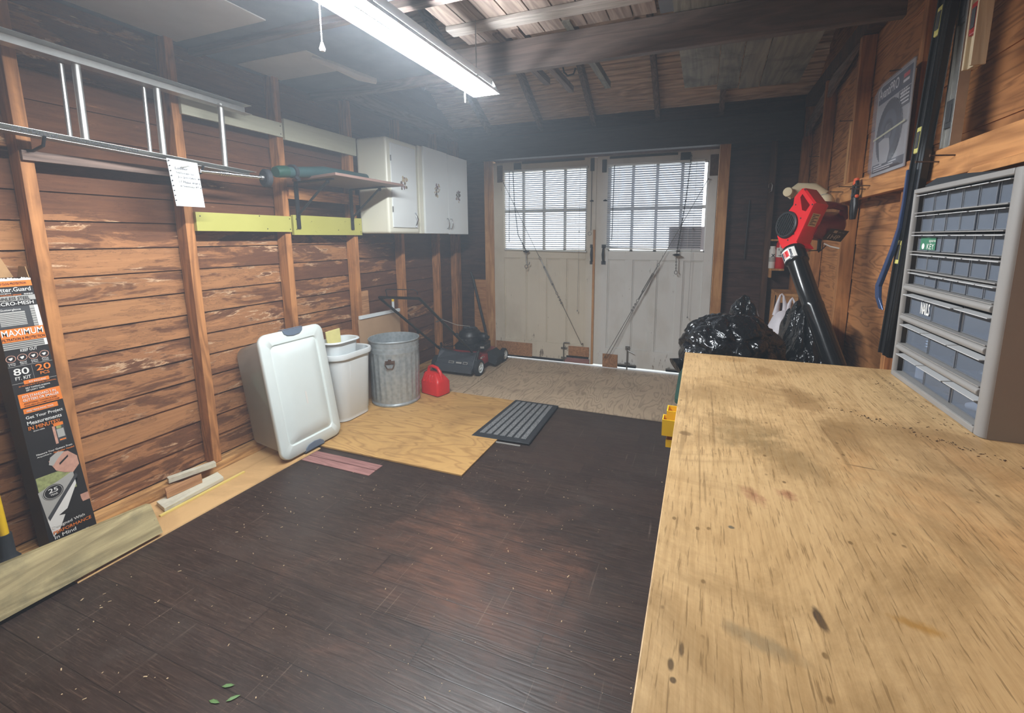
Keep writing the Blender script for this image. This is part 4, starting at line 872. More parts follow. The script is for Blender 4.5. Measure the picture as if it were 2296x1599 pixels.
# ------------------------------------------------------------------ things leaning behind the can
tag(obj('hardboard_panel', G().hexa([(-2.628,2.855,.0145),(-2.622,2.855,.0145),(-2.622,3.39,.0145),(-2.628,3.39,.0145),(-2.646,2.855,.715),(-2.640,2.855,.715),(-2.640,3.39,.70),(-2.646,3.39,.70)]), MT['hardboard']), 'tan hardboard panel leaning on the wall behind the trash can', 'panel')
tag(obj('narrow_board', G().hexa([(-2.692,2.965,.06),(-2.672,2.965,.06),(-2.672,3.05,.06),(-2.692,3.05,.06),(-2.705,2.955,.94),(-2.685,2.955,.94),(-2.685,3.04,.94),(-2.705,3.04,.94)]), MT['scrap_brown'], bevel=.002), 'narrow upright board behind the hardboard panel', 'board')
tag(obj('white_trim_strip', G().bar((-2.641,2.87,.730), (-2.641,3.39,.718), .02, .028), MT['white_plastic']), 'white trim strip lying along the top of the hardboard panel', 'trim strip')
t = thing('caulk_tube', 'white caulk tube with yellow cap standing behind the mower handle', 'tube', (-2.685,3.36,.058))
obj('tube_body', G().cyl((-2.685,3.36,.058), (-2.685,3.36,.80), .012, 12), MT['white_plastic'], t, smooth=True)
obj('cap', G().lathe([(0,0),(.012,0),(.013,.02),(.008,.03),(.006,.045),(0,.045)], (-2.685,3.36,.80), (0,0,1), 14), MT['yellow'], t, smooth=True)

# ------------------------------------------------------------------ red fuel can
t = thing('fuel_can', 'red plastic fuel can on the floor between trash can and mower', 'fuel can', (-2.165,3.25,.014), rz=0)
ra = math.radians(-14); cx, cy = -2.165, 3.235
def fr(w, d, z, r, ox=0, oy=0): return [(cx+(x+ox)*math.cos(ra)-(y+oy)*math.sin(ra), cy+(x+ox)*math.sin(ra)+(y+oy)*math.cos(ra), z) for x, y in rrect(w, d, r, 4)]
g = G().loft([fr(.205,.135,.0145,.02), fr(.225,.155,.022,.025), fr(.225,.155,.13,.025), fr(.205,.13,.155,.025,-.005), fr(.15,.085,.20,.02,-.025), fr(.13,.07,.206,.02,-.025)])
obj('can_body', g, MT['red_can'], t, smooth=True, ang=40)
L = lambda x, y, z: (cx+x*math.cos(ra)-y*math.sin(ra), cy+x*math.sin(ra)+y*math.cos(ra), z)
obj('handle', G().tube([L(-.085,0,.198), L(-.07,0,.245), L(-.03,0,.258), L(.03,0,.250), L(.065,0,.215), L(.085,0,.145)], [.016,.014,.014,.014,.016,.018], 12), MT['red_can'], t, smooth=True)
for k in range(4): obj('rib', G().tube([L(-.065+.03*k,-.052,.192), L(-.068+.035*k,-.074,.150), L(-.068+.035*k,-.0765,.135)], .0055, 8), MT['red_can'], t, smooth=True)
obj('spout_cap', G().lathe([(.022,0),(.026,.004),(.026,.034),(.022,.04),(0,.04)], L(-.100,.01,.165), (-.62,.0,.78), 20), MT['black_plastic'], t, smooth=True)

# ------------------------------------------------------------------ lawn mower
t = thing('lawn_mower', 'red and black push lawn mower parked left of the double doors', 'lawn mower', (-2.28,4.1,.008))
MX = -2.285
def dk(w, y0, y1, z, r): return [(MX+x, (y0+y1)/2+y, z) for x, y in rrect(w, y1-y0, r, 6)]
obj('deck', G().loft([dk(.42,3.86,4.42,.075,.12), dk(.43,3.86,4.42,.085,.12), dk(.41,3.87,4.41,.165,.12), dk(.36,3.9,4.36,.19,.12), dk(.26,3.95,4.28,.205,.1)]), MT['red_deck'], t, smooth=True, ang=40)
g = G().loft([[(MX+x, y, z) for x, y, z in ((-.215,3.735,.05),(.20,3.735,.05),(.215,3.745,.10),(.215,3.78,.16),(.215,3.84,.25),(.17,3.86,.225),(0,3.87,.21),(-.17,3.86,.225),(-.215,3.84,.25),(-.215,3.78,.16),(-.215,3.745,.10))],
              [(MX+x, y+.05, z) for x, y, z in ((-.215,3.735,.05),(.20,3.735,.05),(.215,3.745,.10),(.215,3.78,.16),(.215,3.84,.25),(.17,3.86,.225),(0,3.87,.21),(-.17,3.86,.225),(-.215,3.84,.25),(-.215,3.78,.16),(-.215,3.745,.10))]])
g.hexa([(MX-.215,3.73,.045),(MX+.205,3.73,.045),(MX+.205,3.76,.045),(MX-.215,3.76,.045),(MX-.215,3.735,.12),(MX+.205,3.735,.12),(MX+.205,3.775,.13),(MX-.215,3.775,.13)])
obj('rear_shield', g, MT['grey_plastic'], t, bevel=.006)
g = G()
for k, (a, w) in enumerate(((-.065,.06),(.015,.075),(.10,.05))):
    z0, z1 = .131, .152; y = lambda z: 3.7405+(z-.10)*.60-.0035
    g.poly([(MX+a, y(z0), z0),(MX+a+w, y(z0), z0),(MX+a+w, y(z1), z1),(MX+a, y(z1), z1)], k % 2); e = .006
    g.poly([(MX+a+e, y(z0)-.0006+.0015, z0+.004),(MX+a+w-e, y(z0)-.0006+.0015, z0+.004),(MX+a+w-e, y(z1)-.0026, z1-.004),(MX+a+e, y(z1)-.0026, z1-.004)], 1-k % 2)
obj('warning_sticker', g, [MT['pgrey'], MT['pdark']], t, keep=True)
g = G(); q = [(-2.105,4.04,.1915),(-2.12,3.99,.1945),(-2.15,4.0,.199),(-2.165,4.05,.2005),(-2.14,4.10,.198)]
g.poly([(-2.0775+.0,4.035,.150),(-2.0785,3.985,.165),(-2.0805,3.93,.163),(-2.0785,3.95,.145)], 0); g.poly([(-2.0772,4.02,.152),(-2.078,3.985,.161),(-2.0782,3.965,.150)], 1)
obj('maker_badge', g, [MT['white'], MT['black_plastic']], t)
def wheel(x, y, r, s):
    g = G().lathe([(r*.66,-.024),(r*.9,-.024),(r,-.016),(r,.016),(r*.9,.024),(r*.66,.024)], (x,y,.009+r), (1,0,0), 32, closed=True)
    w = obj('wheel', g, MT['black_rubber'], t, smooth=True)
    g = G().lathe([(0,.014*s),(.018,.014*s),(.02,.022*s),(r*.30,.022*s),(r*.34,.010*s),(r*.58,.006*s),(r*.62,.022*s),(r*.67,.024*s),(r*.67,-.02*s),(0,-.02*s)], (x,y,.009+r), (1,0,0), 28)
    for k in range(5):
        a = 2*PI*k/5; d = V((0,math.cos(a),math.sin(a))); g.bar(V((x+.012*s,y,.009+r))+d*r*.28, V((x+.012*s,y,.009+r))+d*r*.6, .014, .01, up=(1,0,0))
    obj('hub', g, MT['white_plastic'], w, smooth=True)
for x, y, r, s in ((-2.045,3.835,.082,1),(-2.535,3.835,.082,-1),(-2.03,4.40,.075,1),(-2.52,4.40,.075,-1)): wheel(x, y, r, s)
for s in (1, -1): obj('height_lever', G().bar((MX+s*.218,3.80,.12), (MX+s*.222,3.88,.255), .035, .01, up=(1,0,0)).cyl((MX+s*.222,3.885,.262), (MX+s*.222,3.875,.30), .012, 12), MT['black_plastic'], t, bevel=.002)
obj('engine_block', G().loft([dk(.30,4.0,4.26,.204,.05), dk(.31,4.0,4.26,.25,.05), dk(.27,4.02,4.24,.275,.05)]).box(-2.16,-2.09,4.01,4.2,.22,.29), MT['black_plastic'], t, bevel=.003)
pr = [(.0,.275),(.125,.275),(.128,.30),(.122,.345),(.126,.35),(.120,.375),(.100,.40),(.085,.405),(.083,.425),(.072,.432),(.03,.432),(0,.428)]
obj('engine_shroud', G().lathe(pr, (-2.29,4.11,0), (0,0,1), 36), MT['black_plastic'], t, smooth=True, ang=30)
g = G()
for k in range(14): a = 2*PI*k/14; g.bar((-2.29+.03*math.cos(a),4.11+.03*math.sin(a),.4335), (-2.29+.07*math.cos(a),4.11+.07*math.sin(a),.4335), .006, .004)
g.lathe([(0,.433),(.028,.433),(.026,.441),(0,.442)], (-2.29,4.11,0), (0,0,1), 20)
obj('starter_grille', g, MT['grey_plastic'], t)
obj('shroud_lettering', G().text('Tecumseh', (-2.335,3.9862,.318), (1,0,0), (0,0,1), w=.07, h=.008), MT['pgrey'], t, keep=True)
obj('air_filter', G().lathe([(0,-.04),(.040,-.04),(.047,-.03),(.047,.03),(.040,.045),(.02,.05),(.018,.075),(0,.075)], (-2.135,4.10,.345), (1,0,0), 22), MT['black_plastic'], t, smooth=True)
g = G().box(-2.165,-2.055,3.985,4.13,.225,.285); obj('fuel_tank', g, MT['black_plastic'], t, bevel=.012, seg=3)
obj('tank_label', G().poly([(-2.105,3.9843,.248),(-2.058,3.9843,.252),(-2.058,3.9843,.272),(-2.105,3.9843,.268)]), MT['pgrey'], t)
obj('chute', G().hexa([(-2.078,4.10,.07),(-2.00,4.12,.035),(-2.00,4.33,.035),(-2.078,4.33,.07),(-2.085,4.10,.185),(-1.975,4.14,.12),(-1.975,4.32,.12),(-2.085,4.33,.185)]), MT['black_rubber'], t, bevel=.008)
joint = {}
for s, xb, xt in ((1,-2.105,-2.205),(-1,-2.485,-2.625)):
    b, tp_ = V((xb,3.81,.255)), V((xt,3.10,.885 if s > 0 else .875)); j = b.lerp(tp_, .36); joint[s] = (b, j, tp_)
    obj('lower_arm', G().tube([b, b.lerp(tp_,.2), j+(j-b).normalized()*.05], [.013,.012,.011], 12), MT['black_gloss'], t, smooth=True)
    obj('handle_knob', G().lathe([(0,0),(.02,0),(.022,.008),(.012,.02),(0,.02)], j+V((.012*s,0,0)), (s,0,0), 12), MT['black_plastic'], t, smooth=True)
L_, R_ = joint[-1], joint[1]
cor = lambda a, b, c: [a.lerp(b, .94), a.lerp(b, .975)*.75+b.lerp(c,.03)*.25, b.lerp(c,.02)*.6+a.lerp(b,.99)*.4, b.lerp(c,.05)]
obj('upper_handle', G().tube([L_[1]]+cor(L_[1], L_[2], R_[2])+cor(R_[1], R_[2], L_[2])[::-1]+[R_[1]], .0125, 12), MT['black_gloss'], t, smooth=True)
a, b = L_[2].lerp(R_[2], .22), L_[2].lerp(R_[2], .98); up = V((0,-.02,.075))
obj('bail_bar', G().tube([a, a+up*.9, a+up+V((.01,0,0)), b+up-V((.02,0,0)), b+up*.8, b+up*.45], .004, 8), MT['black_iron'], t, smooth=True)
m_ = R_[1].lerp(R_[2], .42); obj('cable_clip', G().bar(m_-V((.05,0,.015)), m_+V((.02,0,.012)), .018, .012), MT['steel'], t)
obj('pull_cord', G().tube([m_+V((.01,0,.01)), m_.lerp(V((-2.29,4.11,.44)),.5)+V((0,0,-.01)), (-2.29,4.11,.445)], .003, 8), MT['white'], t, smooth=True)
obj('control_cable', G().tube([L_[1]+V((.01,0,-.02)), L_[1].lerp(V((-2.36,4.05,.25)),.4)-V((0,0,.09)), L_[1].lerp(V((-2.36,4.05,.25)),.75)-V((0,0,.05)), (-2.40,4.05,.255)], .004, 8), MT['black_iron'], t, smooth=True)
tag(obj('black_pole', G().tube([(-2.50,4.53,1.0),(-2.47,4.53,.93),(-2.31,4.52,.3),(-2.26,4.515,.022)], [.009,.014,.015,.016], 12), MT['black_iron'], smooth=True), 'black pole leaning in the left back corner behind the mower', 'pole')
# ------------------------------------------------------------------ double doors with windows
DY0, DY1 = 4.566, 4.602
def leaf(name, x0, x1, sl, sr, mull, zb, zt):
    """stile and rail door leaf: sl / sr = inner edges of the stiles"""
    g = G(); b = lambda a, c, z0, z1: g.box(a, c, DY0, DY1, z0, z1)
    b(x0, sl, zb, zt); b(sr, x1, zb, zt); b(sl, sr, 2.10, zt); b(sl, sr, 1.165, 1.25); b(sl, sr, zb, .225)
    xs = [sl]+[q for m in mull for q in m]+[sr]
    for a, c in mull: b(a, c, .225, 1.165)
    for a, c in zip(xs[::2], xs[1::2]):
        g.box(a-.004, c+.004, DY0+.016, DY0+.026, .22, 1.17)
        for q in ((a,a+.012,.225,1.165),(c-.012,c,.225,1.165),(a+.012,c-.012,.225,.237),(a+.012,c-.012,1.153,1.165)): g.box(q[0], q[1], DY0+.009, DY0+.016, q[2], q[3])
    return struct(name, g, MT['door'], bevel=.002)
d1 = leaf('door_1', -2.205, -1.064, -2.085, -1.14, ((-1.89,-1.82),(-1.66,-1.58),(-1.42,-1.35)), .022, 2.198)
d2 = leaf('door_2', -1.040, .102, -.905, .022, ((-.72,-.65),(-.47,-.41),(-.22,-.16)), .034, 2.198)
for nm, a, c in (('window_1', -2.085, -1.14), ('window_2', -.905, .022)):
    g = G()
    for k in (1, 2, 3): x = a+(c-a)*k/4; g.box(x-.014, x+.014, DY0+.006, DY1-.004, 1.25, 2.10)
    g.box(a, c, DY0+.008, DY1-.006, 1.665, 1.695)
    for x in (a, c-.012): g.box(x, x+.012, DY0+.006, DY1, 1.25, 2.10)
    for z in (1.25, 2.088): g.box(a, c, DY0+.006, DY1, z, z+.012)
    w = struct(nm, g, MT['door'])
    obj('window_pane', G().box(a+.002, c-.002, DY0+.020, DY0+.023, 1.252, 2.098), MT['glass'], w)
obj('astragal', G().box(-1.064, -1.041, DY0-.014, DY1-.005, .03, 1.47), MT['stud_new'], d1, label='bare wood cover strip')
obj('astragal', G().box(-1.064, -1.041, DY0-.006, DY1-.005, 1.47, 2.19), MT['door'], d1)
for k, (x0, x1, z0, z1, p, m) in enumerate(((-2.195,-1.745,.045,.20,d1,'scrap_brown'),(-1.315,-1.085,.105,.212,d1,'scrap_brown'),(-1.36,-1.08,.028,.078,d1,'pink'),(-.935,-.775,.015,.16,d2,'scrap_brown'),(-.155,.09,.04,.165,d2,'scrap_brown'))):
    obj('patch_board', G().box(x0, x1, DY0-.012, DY0-.0005, z0, z1), MT[m], p, bevel=.002, label='bare wood patch')
obj('rotted_rail', G().box(-2.19, -1.35, DY0-.006, DY0-.0005, .024, .05).box(-1.34, -1.09, DY0-.003, DY0-.0005, .08, .10), MT['black_iron'], d1)
for p, x in ((d1,-1.072),(d2,-.950)):
    g = G()
    for z in (1.30, 1.13): g.box(x-.022, x+.022, DY0-.008, DY0-.0005, z-.018, z+.018)
    g.tube([(x,DY0-.006,1.29),(x,DY0-.032,1.275),(x,DY0-.045,1.215),(x,DY0-.032,1.155),(x,DY0-.006,1.14)], [.010,.010,.013,.010,.010], 10)
    obj('pull_handle', g, MT['black_iron'], p, smooth=True)
for p, q in ((d1,(-2.155,-2.09,1.99,2.17,'rust')),(d1,(-1.105,-1.066,2.06,2.185,'black_iron')),(d1,(-1.955,-1.87,2.09,2.185,'black_iron')),(d2,(-.985,-.94,2.04,2.165,'black_iron')),(d2,(.03,.10,1.96,2.15,'rust')),(d2,(-.235,-.145,2.085,2.185,'black_iron'))):
    obj('hinge_plate', G().box(q[0], q[1], DY0-.012, DY0-.0005, q[2], q[3]), MT[q[4]], p, bevel=.003)
obj('top_bar', G().box(-1.86,-1.17,DY0-.010,DY0-.0005,2.172,2.196), MT['black_iron'], d1); obj('top_bar', G().box(-.91,-.26,DY0-.010,DY0-.0005,2.168,2.19), MT['black_iron'], d2)
g = G().tube([(-1.09,DY0-.008,2.15),(-1.09,DY0-.008,1.46)], .004, 8); g.tube([(-1.09+.018*math.cos(a*PI/6)-.012, DY0-.008, 1.43+.018*math.sin(a*PI/6)) for a in range(12)], .003, 6, closed=True)
obj('bolt_rod', g, MT['steel'], d1, smooth=True)
for p, x in ((d1,-1.085),(d2,-.945)): obj('thumb_latch', G().tube([(x-.02,DY0-.01,1.76),(x,DY0-.016,1.765),(x+.02,DY0-.01,1.76)], [.004,.010,.004], 8), MT['black_iron'], p, smooth=True)
g = G().tube([(-1.368,DY0-.02,.03),(-1.368,DY0-.02,.235),(-1.362,DY0-.02,.247),(-1.30,DY0-.02,.25)], .006, 8)
for z in (.07, .18): g.box(-1.40, -1.335, DY0-.014, DY0-.0005, z-.01, z+.01)
obj('cane_bolt', g, MT['steel'], d1, smooth=True)
g = G().tube([(-.672,DY0-.02,.012),(-.672,DY0-.02,.25)], .0075, 8); g.tube([(-.672,DY0-.02,.222),(-.60,DY0-.035,.195)], .005, 8); g.box(-.695,-.65,DY0-.016,DY0-.0005,.225,.262).box(-.70,-.645,DY0-.016,DY0-.0005,.06,.085)
obj('cane_bolt', g, MT['steel'], d2, smooth=True)
for a, b in ((-.77,-.58),(-.28,-.10)): obj('steel_channel', G().box(a, b, DY0-.02, DY0-.0005, .036, .056).box(a, b, DY0-.02, DY0-.017, .036, .07), MT['steel'], d2)
# venetian blinds
def blind(label, x0, x1, zt, zb, tip):
    t = thing('window_blind', label, 'blind', ((x0+x1)/2, 4.545, zb))
    obj('headrail', G().box(x0, x1, 4.532, 4.560, zt-.022, zt), MT['white_metal'], t, bevel=.002)
    g = G(); n = int((zt-.03-zb-.02)/.0215); th = math.radians(tip)
    for k in range(n+1):
        z = zb+.024+.0215*k; pts = []
        for s in (-1, -.5, 0, .5, 1): pts.append((4.546+.0125*s*math.cos(th), z-.0125*s*math.sin(th)+.0012*(1-s*s)))
        for (ya, za), (yb, zb_) in zip(pts, pts[1:]): g.poly([(x0+.004,ya,za),(x1-.004,ya,za),(x1-.004,yb,zb_),(x0+.004,yb,zb_)])
    bmesh.ops.remove_doubles(g.bm, verts=g.bm.verts[:], dist=1e-5)
    obj('slats', g, MT['slat'], t, smooth=True)
    obj('bottom_rail', G().hexa([(x0,4.534,zb+.004),(x1,4.534,zb-.012),(x1,4.558,zb-.012),(x0,4.558,zb+.004),(x0,4.534,zb+.018),(x1,4.534,zb+.004),(x1,4.558,zb+.004),(x0,4.558,zb+.018)]), MT['white_metal'], t, bevel=.002)
    obj('wand', G().cyl((x0+.07,4.528,zt-.012), (x0+.062,4.526,zb+.09), .004, 8), MT['grey_plastic'], t, smooth=True)
    for x in (x0+.12, (x0+x1)/2, x1-.12):
        obj('ladder_cord', G().tube([(x,4.531,zt-.02),(x,4.531,zb+.015)], .0012, 5), MT['white'], t)
    g = G().tube([(x1-.075,4.527,zt-.015),(x1-.078,4.527,zb+.19)], .0014, 5); g.lathe([(0,0),(.009,.002),(.004,.02),(0,.021)], (x1-.078,4.527,zb+.19), (0,0,1), 10); g.tube([(x1-.078,4.527,zb+.19),(x1-.085,4.527,.62)], .0013, 5); g.lathe([(0,0),(.007,.002),(.004,.018),(0,.019)], (x1-.085,4.527,.605), (0,0,1), 10)
    obj('lift_cord', g, MT['steel'], t, smooth=True)
blind('white slat blind over the left door window, tilted half open', -2.065, -1.128, 2.112, 1.248, 26)
blind('white slat blind over the right door window, hiding a grey card', -.925, -.012, 2.112, 1.272, 33)
tag(obj('grey_card', G().box(-.31, .012, 4.5605, 4.5645, 1.272, 1.492), plain('grey_card_board', S(206,202,206), .8)), 'grey card wedged behind the right blind in the lower corner', 'card')
# brace cables and chains hanging on the doors
def cable(label, p, q, f0, f1, second=None):
    t = thing('brace_cable', label, 'cable', q); p, q = V(p), V(q); d = (q-p).normalized()
    a, b = p.lerp(q, f0), p.lerp(q, f1)
    obj('wire', G().tube([p, a], .0028, 6), MT['wire'], t, smooth=True); obj('wire', G().tube([b, q], .0028, 6), MT['wire'], t, smooth=True)
    sd = d.cross(V((0,1,0))).normalized()
    g = G()
    for s in (-1, 1): g.tube([a.lerp(b,.25)+sd*.007*s, a.lerp(b,.7)+sd*.007*s], .0045, 8)
    g.lathe([(0,0),(.011,0),(.011,.02),(0,.02)], a.lerp(b,.25), d, 10); g.lathe([(0,0),(.011,0),(.011,.02),(0,.02)], a.lerp(b,.7), d, 10); g.tube([a.lerp(b,.08), a.lerp(b,.3)], .005, 8); g.tube([a.lerp(b,.7), a.lerp(b,.92)], .005, 8)
    for f in (.04, .96): c = a.lerp(b, f); g.tube([c+sd*.011*math.cos(k*PI/5)+d*.016*math.sin(k*PI/5) for k in range(10)], .0028, 6, closed=True)
    obj('turnbuckle', g, MT['steel'], t, smooth=True)
    for f in (1.06, 1.14, 1.22): c = p.lerp(q, f0+(f1-f0)*f); obj('wire_clip', G().obox(c, d*.008, sd*.011, V((0,.006,0))), MT['steel'], t, bevel=.002)
    if second:
        r, s2 = V(second[0]), V(second[1]); obj('wire', G().tube([r, s2], .0025, 6), MT['wire'], t, smooth=True)
    obj('eye_bolt', G().tube([q, q+V((0,.05,0))], .005, 8).tube([p, p+V((0,.05,0))], .005, 8), MT['rust'], t)
cable('diagonal wire brace with turnbuckle on the left door', (-2.075,4.512,2.01), (-1.157,4.512,.25), .47, .70)
cable('diagonal wire brace with turnbuckle on the right door, twin wires', (.022,4.512,1.93), (-.905,4.512,.13), .44, .66, ((-.40,4.518,1.12), (-.875,4.518,.12)))
def chain(g, pts, link=.022, r=.0021):
    pts = [V(p) for p in pts]; k = 0
    for a, b in zip(pts, pts[1:]):
        n = max(1, round((b-a).length/(link*.72))); d = (b-a).normalized()
        for i in range(n):
            c = a.lerp(b, (i+.5)/n); s1 = d.cross(V((0,1,0))).normalized() if k % 2 else d.cross(V((1,0,0))).normalized(); k += 1
            g.tube([c+s1*.0055*math.cos(q*PI/4)+d*link/2*math.sin(q*PI/4) for q in range(8)], r, 5, closed=True)
t = thing('pulley_chain', 'thin chain with S-hook hanging over the left blind', 'chain', (-1.79,4.498,1.07))
g = G(); chain(g, [(-1.94,4.498,2.09),(-1.925,4.498,1.75),(-1.885,4.498,1.42),(-1.79,4.498,1.245)]); obj('chain_links', g, MT['black_iron'], t, smooth=True)
obj('ceiling_plate', G().lathe([(0,0),(.035,0),(.03,-.012),(0,-.02)], (-1.79,4.498,1.245), (0,0,1), 20), MT['black_iron'], t, smooth=True)
obj('hook', G().tube([(-1.79,4.498,1.235),(-1.79,4.498,1.13),(-1.775,4.498,1.095),(-1.755,4.498,1.10),(-1.75,4.498,1.125)], .005, 8).tube([(-1.79+.016*math.cos(k*PI/6),4.498,1.075+.02*math.sin(k*PI/6)) for k in range(12)], .004, 6, closed=True), MT['steel'], t, smooth=True)
t = thing('pulley_chain', 'twisted chain with round plate hanging over the right blind', 'chain', (-.22,4.498,1.05))
g = G(); chain(g, [(-.135,4.498,2.16),(-.165,4.498,1.75),(-.225,4.498,1.235)], r=.0026); obj('chain_links', g, MT['black_iron'], t, smooth=True)
obj('ceiling_plate', G().lathe([(0,-.012),(.02,-.012),(.042,0),(.02,.01),(0,.012)], (-.226,4.498,1.225), (0,0,1), 20), MT['black_iron'], t, smooth=True)
g = G(); chain(g, [(-.226,4.498,1.212),(-.224,4.498,1.07)], r=.003); g.tube([(-.224+.013*math.cos(k*PI/6),4.498,1.055+.018*math.sin(k*PI/6)) for k in range(12)], .004, 6, closed=True); obj('tail_chain', g, MT['steel'], t, smooth=True)
# outside: concrete apron
g = G(); sk = [(-1+7.5*math.sin(a), 4.0+7.5*math.cos(a)) for a in [-1.45+2.9*k/8 for k in range(9)]]
for (xa, ya), (xb, yb_) in zip(sk, sk[1:]): g.poly([(xa,ya,-.2),(xb,yb_,-.2),(xb,yb_,5.5),(xa,ya,5.5)])
g.poly([(x,y,5.5) for x, y in sk])
struct('sky', g, MT['sky'])
struct('ground', G().box(-9, 8, 4.625, 16, -.12, -.06), MT['outside'])

# ------------------------------------------------------------------ back right corner
tag(obj('thin_rod', G().tube([(.392,4.64,1.735),(.381,4.632,1.19)], .006, 8), MT['black_iron'], smooth=True), 'thin dark rod hanging on the back wall right of the doors', 'rod')
tag(obj('wire_hook', G().tube([(.545,4.578,1.83),(.53,4.56,1.83),(.53,4.555,1.86),(.55,4.555,1.875),(.56,4.556,1.85),(.556,4.556,1.80),(.535,4.556,1.79)], .004, 8), MT['steel'], smooth=True), 'bright wire hook on the dark stud of the back wall', 'hook')
t = thing('wall_rack', 'small plank rack on the back wall beside the fire extinguisher', 'rack', (.66,4.6,1.08))
obj('rack_shelf', G().box(.584,.70,4.50,4.652,1.095,1.112), MT['stud_new'], t); obj('rack_shelf', G().box(.584,.70,4.52,4.652,1.36,1.375), MT['stud_new'], t)
obj('rack_bracket', G().box(.584,.602,4.50,4.652,1.03,1.094), MT['stud_new'], t)
t = thing('spray_can', 'white spray can on the small rack, left of the fire extinguisher', 'spray can', (.604,4.545,1.113))
obj('can_body', G().lathe([(0,0),(.026,0),(.0275,.004),(.0275,.165),(.022,.178),(.022,.20),(0,.20)], (.604,4.545,1.113), (0,0,1), 24), MT['white'], t, smooth=True)
g = G(); g.lathe([(.0279,.06),(.0279,.10)], (.604,4.545,1.113), (0,0,1), 24, 0); g.text('X', (.589,4.5165,1.215), (1,0,0), (0,0,1), h=.028, mi=1, bold=.05)
obj('can_print', g, [MT['pgrey'], MT['ink']], t, keep=True)
t = thing('fire_extinguisher', 'red fire extinguisher with white label in the back right corner', 'fire extinguisher', (.672,4.53,1.113))
obj('cylinder', G().lathe([(0,0),(.036,0),(.0385,.006),(.0385,.22),(.028,.25),(.014,.262),(.014,.275),(0,.275)], (.668,4.54,1.1125), (0,0,1), 28), MT['red'], t, smooth=True)
g = G(); R_ = .0389
for k in range(14):
    a0, a1 = -PI/2-1.25+2.5*k/14, -PI/2-1.25+2.5*(k+1)/14
    g.poly([(.668+R_*math.cos(a0),4.54+R_*math.sin(a0),1.215),(.668+R_*math.cos(a1),4.54+R_*math.sin(a1),1.215),(.668+R_*math.cos(a1),4.54+R_*math.sin(a1),1.30),(.668+R_*math.cos(a0),4.54+R_*math.sin(a0),1.30)], 0)
g.text('1', (.644,4.4995,1.275), (1,0,0), (0,0,1), h=.018, mi=1, bold=.03); g.text('2', (.657,4.4995,1.250), (1,0,0), (0,0,1), h=.018, mi=1, bold=.03); g.text('ABC', (.644,4.4995,1.225), (1,0,0), (0,0,1), h=.012, mi=1)
obj('label', g, [MT['white'], MT['ink']], t, keep=True)
obj('valve', G().cyl((.668,4.54,1.385), (.668,4.54,1.41), .012, 12).bar((.65,4.53,1.405),(.70,4.50,1.415),.014,.006), MT['black_plastic'], t)
t = thing('wooden_stool', 'small unpainted wooden stand behind the trash bags', 'stool', (.72,4.25,0))
obj('seat', G().box(.60, .755, 4.08, 4.42, .912, .936), MT['stud_new'], t, bevel=.002)
for x in (.615,.735):
    for y in (4.10,4.40): obj('leg', G().box(x-.014,x+.014,y-.016,y+.016,.0085,.911), MT['stud_new'], t)
obj('rail', G().box(.60,.755,4.082,4.1,.86,.91), MT['stud_new'], t)
g = G()
for cx_, h_ in ((.545,1.0),(.612,.975)):
    g.tube([(cx_-.030,3.50,.84),(cx_-.022,3.505,.92),(cx_-.010,3.51,h_-.015),(cx_,3.512,h_),(cx_+.012,3.51,h_-.02),(cx_+.022,3.505,.92),(cx_+.030,3.50,.84)], [.022,.014,.008,.006,.008,.014,.022], 8)
bmesh.ops.scale(g.bm, vec=(1,.6,1), verts=g.bm.verts[:], space=Matrix.Translation((0,-3.505,0)))
g.sphere((.57,3.50,.45), .16, 12, sc=(.9,.8,2.75))
for v in g.bm.verts: v.co += V(noise.noise_vector(v.co*14))*.010
for v in g.bm.verts: v.co.z = max(v.co.z, .009)
tag(obj('carrier_bag', g, plain('white_carrier_bag', S(212,208,214), .45, var=.1), smooth=True, ang=80), 'white carrier bag with upright handles between trash bags and wooden stand', 'bag')
# ------------------------------------------------------------------ red blower hung on the ledger
bn, bv, bu = V((-.8396,-.5298,.1199)), V((-.2417,.5622,.7909)), V((.4864,-.6351,.6001)); bo = V((.42,2.72,1.461))
bp = lambda u, v, d=0: bo+bu*u+bv*v+bn*d
t = thing('leaf_blower', 'red electric leaf blower with long black nozzle hanging on the right wall', 'leaf blower', (.5,2.6,1.2))
face = [(.150,.121),(.1678,.1073),(.1885,-.0099),(.1356,-.0443),(.083,-.0808),(.0128,-.126),(.0229,-.165),(-.0764,-.1372),(-.0904,-.0705),(-.0882,-.0139),(-.046,.0466),(.0327,.067),(.0781,.0787),(.1016,.1131),(.1327,.1185)]
hole = [(.1455,.086),(.1588,.0),(.1245,-.013),(.1094,.0101),(.128,.080)]
sec = lambda pts, s, d: [bp(.03+(u-.03)*s, -.02+(v+.02)*s, d) for u, v in pts]
g = G()
m = len(face); h = len(hole)
for d, s in ((0,.96),):
    pass
# front shell: outer wall lofted, with a through hole for the grip
ro = [[g.bm.verts.new(p) for p in sec(face, s, d)] for s, d in ((.95,.0),(1,-.008),(1,-.075),(.97,-.085))]
for A, B in zip(ro, ro[1:]):
    for k in range(m): g.face([A[k], A[(k+1)%m], B[(k+1)%m], B[k]])
rh = [[g.bm.verts.new(p) for p in sec(hole, 1, d)] for d in (0,-.085)]
for k in range(h): g.face([rh[0][k], rh[0][(k+1)%h], rh[1][(k+1)%h], rh[1][k]])
for A, B in ((ro[0], rh[0]), (ro[-1], rh[1])):
    es = [g.bm.edges.get((A[k], A[(k+1)%m])) or g.bm.edges.new((A[k], A[(k+1)%m])) for k in range(m)]+[g.bm.edges.get((B[k], B[(k+1)%h])) or g.bm.edges.new((B[k], B[(k+1)%h])) for k in range(h)]
    bmesh.ops.triangle_fill(g.bm, edges=es, use_beauty=True)
obj('housing', g, MT['red'], t, smooth=True, ang=28)
